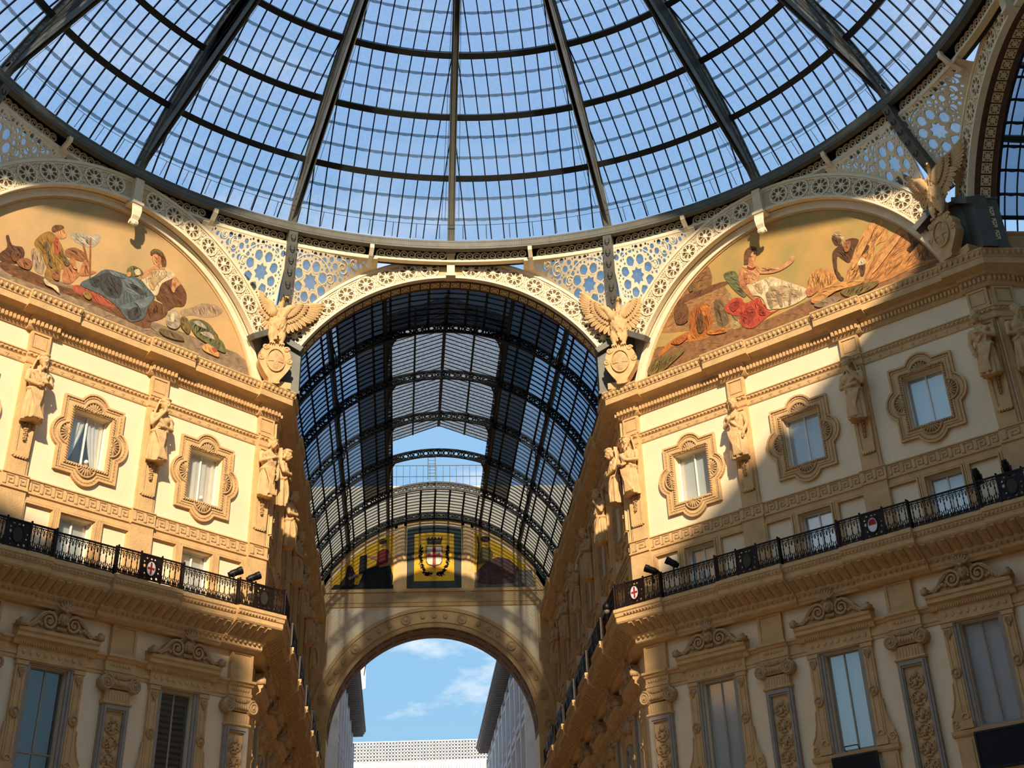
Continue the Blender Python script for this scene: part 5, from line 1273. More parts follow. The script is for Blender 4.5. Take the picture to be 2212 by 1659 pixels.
def strokes(nm, m, P, y, part):
    rnd = random.Random(nm+str(len(P))+str(P[0]))
    xs = [p[0] for p in P]; zs = [p[1] for p in P]; w = max(xs)-min(xs); h = max(zs)-min(zs)
    if w*h < .12: return
    kind = 'straw' if any(k in nm for k in ('sheaf', 'grass', 'mane', 'leaves')) else 'rock' if any(k in nm for k in ('ground', 'ledge', 'step', 'temple', 'tower')) else 'fold'
    cnt = int(min(70, (36 if kind == 'straw' else 14)*(w*h)**.6))
    base = rnd.uniform(-.5, .5)+(1.1 if kind == 'straw' else -.9 if kind == 'fold' else .1)
    for suf in ('_d', '_l'):
        mb = MB()
        for _ in range(cnt):
            for _try in range(12):
                c = (rnd.uniform(min(xs), max(xs)), rnd.uniform(min(zs), max(zs)))
                l = rnd.uniform(.2, .6)*min(1.3, max(w, h))*(1 if kind != 'rock' else .7); a = base+rnd.uniform(-.45, .45)
                d = (cos(a)*l/2, sin(a)*l/2); p, q = (c[0]-d[0], c[1]-d[1]), (c[0]+d[0], c[1]+d[1])
                if pip(p, P) and pip(q, P) and pip(c, P): break
            else: continue
            k = rnd.uniform(.008, .02)*(1.3 if kind == 'fold' else 1.0); b = rnd.uniform(-.12, .12)*l; n = (-sin(a), cos(a))
            pts = []
            for i in range(7):
                t = i/6; wd = k*sin(PI*t)+.002; cx = p[0]+(q[0]-p[0])*t+n[0]*b*sin(PI*t); cz = p[1]+(q[1]-p[1])*t+n[1]*b*sin(PI*t)
                pts.append(((cx+n[0]*wd, cz+n[1]*wd), (cx-n[0]*wd, cz-n[1]*wd)))
            poly = [u for u, v in pts]+[v for u, v in reversed(pts)]
            mb.add([(u[0], y-.0005, u[1]) for u in poly], [tuple(range(len(poly)))])
        if mb.v: obj('brush_strokes', mb.mesh('brush_strokes', m+suf), part, kind='stuff')
def lunette(F, n, data, sky, label, wlabel):
    mb = MB(); A = math.acos((25.3-ZA)/7.62)
    hw = LD/2
    mb.plate([(-hw, 25.3), (hw, 25.3), (hw, 28.2), (7.0, 28.2)]+circ(0, ZA, 8.5, 24, rad(55), rad(-55), True)+[(-7.0, 28.2), (-hw, 28.2)], [], -.02, .35)
    w = tag(obj('wall_lunette_%d' % n, mb.mesh('wall_lunette', 'greystone'), None, F), wlabel, 'wall', kind='structure')
    mb = MB().arc(0, ZA, 7.2, 7.58, -rad(75.5), rad(75.5), 60, -.18, -.02); mb.arc(0, ZA, 7.44, 7.6, -rad(75.5), rad(75.5), 60, -.26, -.02)
    obj('lunette_moulding', mb.mesh('lunette_moulding', 'cream'), w)
    mb = MB().arc(0, ZA, 7.14, 7.22, -rad(75.2), rad(75.2), 60, -.09, -.02); obj('gilt_edge', mb.mesh('gilt_edge', 'ochre'), w)
    t = thing('lunette_painting', label, 'painting', F @ T(0, -.03, 25.34)); Z = T(0, 0, -25.34)
    mb = MB().plate(lun(-7.15, 7.15, 25.34, 7.19, 40)[2:]+[(-7.0, 25.34), (7.0, 25.34)], [], -.01, 0)
    obj('painted_sky', mb.mesh('painted_sky', sky), t, Z)
    y = -.011
    for nm, m, P in data:
        P = clipc(catmull(P))
        if len(P) < 3: continue
        y -= .0012
        part = obj(nm, MB().plate(P, [], y, y+.001).mesh(nm, m), t, Z)
        strokes(nm, m, P, y, part)
lunette(FLc, 1, MURAL_L, 'm_sky_l', 'lunette painting of a reclining woman in a blue robe, left facade', 'lunette wall above the cornice of the left corner facade')
lunette(FRc, 2, MURAL_R, 'm_sky_r', 'lunette painting of a reclining woman on red cloth with a lion, right facade', 'lunette wall above the cornice of the right corner facade')

# ------------------------------------------------------------------ ring of the dome
RR = 17.55
def pol(phi, r, z): return Vector((r*sin(rad(phi)), r*cos(rad(phi)), z))
PH0, PH1 = -112.5, 112.5
def ringseg(mb, r0, r1, z0, z1, a0, a1, n):
    vs = []; 
    for i in range(n+1):
        a = a0+(a1-a0)*i/n
        vs += [pol(a, r0, z0), pol(a, r1, z0), pol(a, r1, z1), pol(a, r0, z1)]
    mb.add(vs, [(i*4+k, i*4+(k+1) % 4, i*4+4+(k+1) % 4, i*4+4+k) for i in range(n) for k in range(4)]+[(0, 1, 2, 3), (n*4, n*4+1, n*4+2, n*4+3)])
ring = thing('dome_ring', 'riveted grey iron ring at the foot of the glass dome with running scroll frieze', 'ring', T(0, 0, 31.2))
Zr = T(0, 0, -31.2)
mb = MB(); ringseg(mb, RR, RR+.3, 31.93, 32.34, PH0, PH1, 160); obj('girder', mb.mesh('girder', 'irongrey'), ring, Zr)
mb = MB()
for i in range(900):
    a = PH0+(PH1-PH0)*(i+.5)/900
    for z in (32.02, 32.25): mb.add([pol(a-.05, RR-.0, z-.02), pol(a+.05, RR, z-.02), pol(a+.05, RR, z+.02), pol(a-.05, RR, z+.02), pol(a, RR-.02, z)], [(0, 1, 4), (1, 2, 4), (2, 3, 4), (3, 0, 4)])
obj('rivets', mb.mesh('rivets', 'irondark'), ring, Zr, kind='stuff')
mb = MB(); ringseg(mb, RR+.72, RR+.95, 31.56, 32.4, PH0, PH1, 160); ringseg(mb, RR+.28, RR+.9, 32.12, 32.3, PH0, PH1, 160); obj('dark_recess', mb.mesh('dark_recess', 'irondark'), ring, Zr)
mb = MB(); ringseg(mb, RR+.46, RR+.75, 31.53, 31.62, PH0, PH1, 160); obj('scroll_base', mb.mesh('scroll_base', 'cream'), ring, Zr)
mb = MB(); sp = spiral(0, .21, .15, .035, 1.45, -PI/2-.2, 20, 0, 1)
path = [(-.30, 0, .0), (-.2, 0, .03), (-.14, 0, .1)]+[p for p in spiral(.02, .2, .155, .03, 1.5, PI, 20, 0, -1)]
mb.tube(path, [.03, .03, .032]+[.034-.012*i/20 for i in range(21)], 5, False, 1.0)
mb.prism([(-.32, -.02), (.02, -.02), (.0, .05), (-.12, .1), (-.2, .06)], -.03, .03)
scroll_me = mb.mesh('running_scroll', 'cream')
def atring(phi, r, z): return Matrix.Translation(pol(phi, r, z)) @ RZ(-phi)
console = MB()
cp = [(0, .02, .72), (0, -.05, .5), (0, -.02, .25), (0, .25, 0), (0, .75, -.28)]
rings = []
for i, (x, y, z) in enumerate(cp): rings.append([(-.09, y, z), (.09, y, z), (.09, y+.14, z+.04), (-.09, y+.14, z+.04)])
console.loft(rings); console_me = console.mesh('console', 'cream')
for k in range(-10, 10):
    a0 = k*11.25
    if not (PH0+2 < a0 < PH1-2): continue
    for j in range(9):
        a = a0+.95+(11.25-1.7)*(j+.5)/9
        obj('running_scroll', scroll_me, ring, Zr @ atring(a, RR+.58, 31.63) @ SC(1.24))
    if k % 2: obj('console', console_me, ring, Zr @ atring(a0, RR+.05, 31.5))

# pendentive ribs and pierced screens
def hgt(u): return 3.0*max(u, .001)**1.15
def screen_fn(th, s, a0, a1, back=0):
    F = {0: FYc, 45: FRc @ T(0, -.2, -.1), 90: FXc, -45: FLc @ T(0, -.2, -.1)}[th]
    def fn(p, y, q):
        u = p/4.0; d = -q; v = 1-min(1.02, d/hgt(u))
        top = pol(th+s*(10.2+12.3*u), RR+.48, 31.48)
        a = rad(s*(a0+(a1-a0)*u)); bot = F @ Vector((8.58*sin(a), -.26, ZA+8.58*cos(a)))
        P = bot.lerp(top, v); n = Vector((P.x, P.y, 0)).normalized()
        return P+n*(y+back)
    return fn
outer = [(4.0*i/24, 0) for i in range(25)]+[(4.0*(24-i)/24, -hgt((24-i)/24)) for i in range(24)]
def starpoly(cx, cz, r0, r1, n=8): return [(cx+(r0 if i % 2 == 0 else r1)*sin(PI*i/n), cz+(r0 if i % 2 == 0 else r1)*cos(PI*i/n)) for i in range(2*n)]
SC_, SZ_ = 2.96, -1.16
holes = [starpoly(SC_, SZ_, .33, .23)]
for i in range(8):
    a = 2*PI*(i+.5)/8; c = (SC_+.60*sin(a), SZ_+.60*cos(a)); 
    pet = []
    for ang, r in ((0, .19), (35, .19), (70, .18), (110, .19), (145, .17), (180, .2), (215, .17), (250, .19), (290, .18), (325, .19)):
        b = a+rad(ang); pet.append((c[0]+r*sin(b), c[1]+r*cos(b)))
    holes.append(pet)
rr_ = random.Random(21)
cands = []
for i in range(16):
    a = 2*PI*i/16; cands.append((SC_+.92*sin(a), SZ_+.92*cos(a), .055))
for i in range(8):
    a = 2*PI*i/8; cands.append((SC_+.47*sin(a), SZ_+.47*cos(a), .035)); cands.append((SC_+.72*sin(a), SZ_+.72*cos(a), .045))
for i_ in range(4000): cands.append((rr_.uniform(.5, 3.95), rr_.uniform(-2.6, -.05)*rr_.random()**.5, (.12, .1, .085, .07)[min(3, i_//400)] if i_ < 1600 else rr_.choice((.04, .05, .06))))
circs = [(SC_, SZ_, .34)]+[(SC_+.60*sin(2*PI*(i+.5)/8), SZ_+.60*cos(2*PI*(i+.5)/8), .205) for i in range(8)]
for x, z, r in cands:
    if x+r > 3.93 or z+r > -.05 or -z+r > hgt(max(.01, (x-r)/4.0))-.07: continue
    if any(math.hypot(x-c[0], z-c[1]) < r+c[2]+.022 for c in circs): continue
    circs.append((x, z, r)); holes.append(circ(x, z, r, 7))
GN = {0: 'over the far arcade arch', 45: 'over the right lunette painting', -45: 'over the left lunette painting', 90: 'over the side arcade arch'}
for th in (-45, 0, 45, 90):
    for s in (-1, 1):
        if th == 90 and s == 1: continue
        a0, a1 = (20.8, 54.5) if th in (0, 90) else (20.8, 57)
        side = 'left' if s < 0 else 'right'
        t = thing('spandrel_screen', 'cream pierced iron spandrel screen with star rosette %s, its %s one' % (GN[th], side), 'screen', T(0, 0, 0), 'pierced spandrel screens')
        fn = screen_fn(th, s, a0, a1)
        obj('lattice', MB().plate(outer, holes, -.035, .02, fn).mesh('lattice', 'cream'), t)
        g = MB().grid(lambda u, v: fn(4.0*(.03+.97*u), .09, -hgt(.03+.97*u)*v), 16, 10); obj('glass_backing', g.mesh('glass_backing', 'screenglass', True), t)
        mb = MB()
        for edge in ([(p, .0, 0) for p in [4.0*i/20 for i in range(21)]], [(p, 0, -hgt(p/4.0)) for p in [4.0*i/20 for i in range(21)]]): mb.tube([fn(*e) for e in edge], .05, 6)
        mb.tube([fn(SC_+.98*sin(2*PI*i/32), -.02, SZ_+.98*cos(2*PI*i/32)) for i in range(32)], .028, 6, True)
        for i in range(8):
            a = 2*PI*(i+.5)/8; mb.tube([fn(SC_+.60*sin(a)+.225*sin(2*PI*j/12), -.02, SZ_+.60*cos(a)+.225*cos(2*PI*j/12)) for j in range(12)], .022, 5, True)
        mb.tube([fn(x, -.02, z) for x, z in starpoly(SC_, SZ_, .38, .27)], .02, 5, True)
        rr2 = random.Random(4)
        for (x, z, r) in [(1.55, -.42, .26), (2.05, -.9, .2), (1.1, -.2, .15), (3.8, -2.2, .16), (3.55, -2.35, .14)]:
            if -z+r < hgt(x/4.0): mb.tube([fn(p[0], -.03, p[2]) for p in spiral(x, z, r, .04, 1.6, rr2.uniform(0, 6), 18)], .026, 5)
        obj('edge_and_tracery', mb.mesh('tracery', 'cream', True), t)
def pend_rib(phi, foot, label):
    t = thing('pendentive_rib', label, 'rib', T(*foot), 'grey ribs between the spandrel screens')
    a = pol(phi, RR+.02, 31.95); b = Vector(foot); n = Vector((sin(rad(phi)), cos(rad(phi)), 0)); tn = Vector((cos(rad(phi)), -sin(rad(phi)), 0))
    mb = MB(); rg = []
    for i in range(7):
        u = i/6; p = a.lerp(b, u)-n*(.18*sin(PI*u)); rg.append([p-tn*.19, p+tn*.19, p+tn*.19+n*.5, p-tn*.19+n*.5])
    mb.loft(rg); obj('web', mb.mesh('rib_web', 'irongrey'), t, Matrix.Translation(-b))
    mb = MB()
    for i in range(7):
        u = (i+.6)/7.5; p = a.lerp(b, u)-n*(.18*sin(PI*u)); 
        for sgn in (-1, 1): mb.tube([p-n*.02+tn*(sgn*.1*sin(2*PI*j/10))+Vector((0, 0, .13*cos(2*PI*j/10))) for j in range(10)], .018, 5, True)
    obj('scroll_relief', mb.mesh('scroll_relief', 'irondark'), t, Matrix.Translation(-b))
FEET = {22.5: (7.15, 18.0, 28.6), -22.5: (-7.15, 18.0, 28.6), 67.5: (18.0, 7.15, 28.6), -67.5: (-18.0, 7.15, 28.6)}
for ph, w in ((22.5, 'behind the eagle right of the far arcade'), (-22.5, 'behind the eagle left of the far arcade'), (67.5, 'behind the eagle at the right edge'), (-67.5, 'beyond the left edge')):
    pend_rib(ph, FEET[ph], 'sloping grey iron rib between two spandrel screens '+w)
# grey corner piers under the arch ends
for i, (cx, cy, rz, w) in enumerate(((-W, Y0, 22.5, 'left of the far arcade'), (W, Y0, -22.5, 'right of the far arcade'), (Y0, W, -67.5, 'at the right edge'))):
    t = thing('corner_pier', 'grey metal pier under the frieze arch ends, '+w, 'pier', T(cx, cy, 25.42) @ RZ(rz))
    M1 = RZ(-22.5) if True else None
    for s in (-1, 1):
        mb = MB().box(min(0, s*.95), max(0, s*.95), -.24, .3, 0, 2.55); mb.box(min(0, s*1.05), max(0, s*1.05), -.32, .3, 2.42, 2.58); mb.box(min(0, s*1.0), max(0, s*1.0), -.3, .3, 0, .12)
        obj('plate', mb.mesh('pier_plate', 'irongrey'), t, RZ(-s*22.5))
    mb = MB().box(-.35, .35, -.9, .2, 0, .28); obj('plinth', mb.mesh('plinth', 'ochre'), t)

# ------------------------------------------------------------------ eagles on shields
mb = MB()
mb.loft([ringpts(.02*k*.4, -.34-.02*sin(k*.5), 2.0+.15*k, [.17, .25, .31, .345, .35, .32, .25, .175, .135, .12][k], [.18, .23, .27, .29, .29, .27, .23, .18, .14, .125][k], 18) for k in range(10)])
mb.tube([(.05, -.37, 3.25), (.09, -.40, 3.45), (.13, -.44, 3.58)], [.135, .115, .12], 10); mb.ell((.15, -.48, 3.64), (.125, .165, .12), 12, 8)
mb.ell((.12, -.47, 3.74), (.09, .12, .05), 8, 6)
mb.tube([(.2, -.58, 3.66), (.26, -.69, 3.63), (.275, -.72, 3.53)], [.06, .045, .012], 8)
for s in (-1, 1):
    mb.tube([(s*.17, -.36, 2.25), (s*.21, -.42, 1.95), (s*.19, -.44, 1.66)], [.185, .16, .085], 10)
    for k in (-1, 0, 1): mb.tube([(s*.19, -.44, 1.64), (s*.19+k*.09, -.55, 1.6), (s*.19+k*.1, -.58, 1.5)], [.05, .04, .02], 6)
mb.tube([(0, -.1, 2.2), (0, -.14, 1.8), (0, -.16, 1.6)], [.2, .18, .12], 8)
rr_ = random.Random(2)
for i in range(150):
    a = rr_.uniform(-1.9, 1.9)-PI/2; z = rr_.uniform(1.75, 3.2); r = .335 if 2.2 < z < 2.9 else .24
    mb.ell((r*cos(a)+.02, -.34+r*.85*sin(a), z), (.045, .045, .08), 6, 5)
eagle_body = remesh(mb, 'eagle_body', 'statue', .022, 1)
def wing(s, rot, k):
    mb = MB()
    sh, wr = Vector((s*.22, -.44, 3.0)), Vector((s*.60, -.50, 3.42-.002*rot))
    mb.tube([sh-Vector((0, 0, .25)), sh, sh.lerp(wr, .5)+Vector((0, -.03, .08)), wr, wr+Vector((s*.3*sin(rad(45+rot)), .0, .3*cos(rad(45+rot))))], [.16, .19, .15, .12, .06], 8)
    def feather(b, ang, l, w, y):
        ang = rad(ang); d = Vector((s*sin(ang), 0, cos(ang))); M = Matrix.Rotation(s*ang, 3, 'Y')
        c = b+d*(l*.5)+Vector((0, y, 0))
        mb.ell(c, (w, .028, l*.54), 8, 8, M)
        mb.tube([b+Vector((0, y-.03, 0)), b+d*l*.95+Vector((0, y-.028, 0))], [.014, .006], 4)
    for i in range(9):
        t = i/8; feather(wr.lerp(wr+Vector((s*.10, 0, .08)), 1-t)-Vector((0, 0, .10*t)), 42+rot+50*t, (1.18-.42*t)*k, .105, .07+.014*i)
    for i in range(7):
        t = i/6; feather(wr.lerp(sh, .15+t*.8)-Vector((0, 0, .10)), 100+.55*rot+(66-.3*rot)*t, .84-.1*t, .125, .06+.012*i)
    for i in range(11):
        t = i/10; feather(wr.lerp(sh, t*.85)+Vector((0, 0, .02)), 46+rot*.9+(112-rot*.5)*t, .62-.12*t, .10, -.02+.006*i)
    for i in range(10):
        t = i/9; feather(wr.lerp(sh, t*.8)+Vector((0, 0, .06)), 50+rot*.8+(110-rot*.4)*t, .36, .088, -.09+.004*i)
    return mb.mesh('wing', 'statue', True)
w_l, w_r = wing(-1, 0, 1.0), wing(1, 32, 1.06)
cart = [(-.44, 1.42), (-.2, 1.62), (0, 1.55), (.2, 1.62), (.44, 1.42), (.62, 1.2), (.58, .95), (.66, .8), (.60, .6), (.36, .22), (.2, .02), (.24, -.12), (-.24, -.12), (-.2, .02), (-.36, .22), (-.60, .6), (-.66, .8), (-.58, .95), (-.62, 1.2)]
mb = MB().prism(chaikin(cart, 1), -.50, -.12)
for s in (-1, 1):
    mb.tube(spiral(s*.58, .9, .13, .03, 1.3, PI/2, 16, -.50, s), .045, 6); mb.tube(spiral(s*.42, 1.38, .12, .03, 1.2, 0, 16, -.50, s), .045, 6)
cart_me = mb.mesh('cartouche', 'statue')
oval = [(.38*cos(2*PI*i/28), .86+.5*sin(2*PI*i/28)) for i in range(28)]; oval2 = [(.34*cos(2*PI*i/28), .86+.45*sin(2*PI*i/28)) for i in range(28)]
mb = MB().plate(oval, [oval2], -.50, -.4)
nE = 10
def domey(u, v):
    r = u; a = 2*PI*v; return (.35*r*cos(a), -.42-.09*(1-r*r), .86+.46*r*sin(a))
mb.grid(domey, 8, 28)
shield_me = mb.mesh('shield', 'statue')
def cr_bar(x0, x1, z0, z1):
    def f(u, v):
        x = x0+(x1-x0)*u; z = z0+(z1-z0)*v; r2 = min(1, (x/.35)**2+((z-.86)/.46)**2); return (x, -.445-.09*(1-r2), z)
    return MB().grid(f, 8, 8)
mb = cr_bar(-.09, .09, .44, 1.28).join(cr_bar(-.32, .32, .77, .95)); cross_me = mb.mesh('shield_cross', 'carved')
EAG = [('body', eagle_body), ('wing', w_l), ('wing', w_r), ('cartouche', cart_me, None, [('shield', shield_me, T(0, -.08, 0)), ('cross', cross_me, T(0, -.08, 0))])]
for (x, y, rz, w) in ((-7.42, 18.0, 22.5, 'left of the far arcade arch'), (7.30, 18.0, -22.5, 'right of the far arcade arch'), (18.0, 7.35, -67.5, 'at the right edge')):
    place(EAG, 'eagle_statue', T(x, y, 25.55) @ RZ(rz) @ SC(1.05), 'carved eagle with spread wings on a cross shield, '+w, 'statue', 'eagles on shields')
# ------------------------------------------------------------------ glass dome
RHO, ZC = 21.24, 20.71
TH = [33.6, 40.9, 48.2, 55.6, 63.0, 70.4]
def sph(phi, th, r): return Vector((r*cos(rad(th))*sin(rad(phi)), r*cos(rad(th))*cos(rad(phi)), ZC+r*sin(rad(th))))
dome = thing('glass_dome', 'great glass dome of iron ribs over the crossing', 'dome', T(0, 0, 32.4)); Zd = T(0, 0, -32.4)
def inframe(P):
    d = Vector(P)-cam.location; w = d.dot(F_)
    return (1192.994+2849.281*d.dot(R2)/w, 423.814-2849.281*d.dot(U2)/w)
RG = RHO+.42
def in_view(P):
    u, v = inframe(P); return -60 < u < 2270 and -60 < v < 1720
# ribs
hl = (TH[-1]-TH[0]+.6)
al = rad(hl)*RHO
holes = []
x = .5
i = 0
while x < al-.4:
    if i % 3 == 2: holes.append([(x-.05, .1), (x+.05, .1), (x+.05, .34), (x-.05, .34)])
    else: holes.append(circ(x-.08, .22, .12, 8)); holes.append(circ(x+.15, .17, .06, 6)); holes.append(circ(x+.15, .30, .05, 6))
    x += .44; i += 1
for k in range(-4, 5):
    ph = 22.5*k; tn = Vector((cos(rad(ph)), -sin(rad(ph)), 0))
    r = thing if False else None
    mb = MB(); n = 40
    for r0, r1, hw in ((RHO, RHO+.05, .16), (RHO+.38, RHO+.46, .15)):
        rg = []
        for i in range(n+1):
            th = TH[0]-.2+hl*i/n; a = sph(ph, th, r0); b = sph(ph, th, r1); rg.append([a-tn*hw, a+tn*hw, b+tn*hw, b-tn*hw])
        mb.loft(rg)
    rib = obj('rib', mb.mesh('rib', 'domeiron'), dome, Zd)
    if -4 <= k <= 4:
        for sgn in (-1, 1):
            w = MB().plate([(0, .03), (al, .03), (al, .40), (0, .40)], holes, -.008, .008, lambda p, y, q: sph(ph, TH[0]-.2+math.degrees(p/RHO), RHO+q)+tn*(sgn*.1+y))
            obj('pierced_web', w.mesh('pierced_web', 'domeiron'), rib)
    else:
        obj('web', MB().loft([[sph(ph, TH[0]+hl*i/20, RHO+.03)-tn*.03, sph(ph, TH[0]+hl*i/20, RHO+.03)+tn*.03, sph(ph, TH[0]+hl*i/20, RHO+.4)+tn*.03, sph(ph, TH[0]+hl*i/20, RHO+.4)-tn*.03] for i in range(21)]).mesh('web', 'irongrey'), rib)
# purlins, bars, laps, panes
PANES = []
CW = .575
for b in range(-4, 4):
    pc = 22.5*(b+.5)
    def sw(th, w, r=RG): return sph(pc+math.degrees(w/(RG*cos(rad(th)))), th, r)
    half = lambda th: RG*cos(rad(th))*rad(11.25)-.06
    for t in TH[1:]:
        mb = MB(); rg = []
        for i in range(13):
            w = -half(t)+2*half(t)*i/12
            A = sw(t-.36, w, RHO+.04); B = sw(t+.36, w, RHO+.04); C_ = sw(t+.30, w, RHO+.38); D = sw(t-.30, w, RHO+.38); rg.append([A, B, C_, D])
        mb.loft(rg); obj('purlin', mb.mesh('purlin', 'irondark'), dome, Zd)
    bars = MB(); laps = MB()
    nc = int(half(TH[0])/CW)+1
    for j in range(-nc, nc+1):
        w = j*CW; pts = []
        t = TH[0]
        while t < TH[-1] and abs(w) < half(t): pts.append(t); t += .9
        if len(pts) < 2: continue
        rg = [[sw(t, w-.025, RG-.06), sw(t, w+.025, RG-.06), sw(t, w+.02, RG+.01), sw(t, w-.02, RG+.01)] for t in pts]
        bars.loft(rg)
    for q in range(len(TH)-1):
        for rr in range(3):
            t0 = TH[q]+(TH[q+1]-TH[q])*rr/3; t1 = TH[q]+(TH[q+1]-TH[q])*(rr+1)/3
            h0, h1 = half(t0), half(t1)
            # scalloped glass lap at the top of each row
            n = max(4, int(2*h1/CW)*4)
            if rr < 2:
                vs = []
                for i in range(n+1):
                    w = -h1+2*h1*i/n; fr_ = (w/CW) % 1.0
                    vs += [sw(t1-.17-.09*sin(PI*fr_)**2, w, RG-.025), sw(t1+.13, w, RG-.025)]
                laps.add(vs, [(i*2, i*2+2, i*2+3, i*2+1) for i in range(n)])
            for j in range(-nc, nc):
                w0, w1 = j*CW+.02, (j+1)*CW-.02
                c = [max(-h0, min(h0, w0)), max(-h0, min(h0, w1)), max(-h1, min(h1, w1)), max(-h1, min(h1, w0))]
                if c[1]-c[0] < .03 and c[2]-c[3] < .03: continue
                P = [sw(t0, c[0], RG+.02), sw(t0, c[1], RG+.02), sw(t1, c[2], RG), sw(t1, c[3], RG)]
                m = sum(P, Vector())/4
                area = ((P[1]-P[0]).length+(P[2]-P[3]).length)*.5*(P[3]-P[0]).length
                if area < .02: continue
                PANES.append((area/(m-cam.location).length_squared if in_view(m) else 0, P))
    obj('glazing_bars', bars.mesh('glazing_bars', 'vaultiron'), dome, Zd); obj('glass_laps', laps.mesh('glass_laps', 'lapglass'), dome, Zd, kind='stuff')
PANES.sort(key=lambda p: -p[0])
for a, P in PANES[:300]: obj('pane', MB().add(P, [(0, 1, 2, 3)]).mesh('pane', 'domeglass'), dome, Zd)
mb = MB()
for a, P in PANES[300:]: mb.add(P, [(0, 1, 2, 3)])
obj('panes', mb.mesh('panes', 'domeglass'), dome, Zd, kind='stuff')
# life-line with its stanchions inside the foot of the dome
mb = MB(); mb.tube([sph(-100+200*i/90, 35.4, RHO-.1) for i in range(91)], .012, 4)
for i in range(60): 
    ph = -100+200*i/59; mb.tube([sph(ph, 33.7, RHO), sph(ph, 35.4, RHO-.1)], .014, 4)
obj('life_line', mb.mesh('life_line', 'irondark'), dome, Zd)
for k in range(-3, 4):
    mb = MB()
    for d in (-1.2, -.8, .9): mb.tube([sph(22.5*k+d*1.2, 36, RHO-.05), sph(22.5*k+d, 70, RHO-.02)], .01, 4)
    obj('cable', mb.mesh('cable', 'irondark'), dome, Zd)

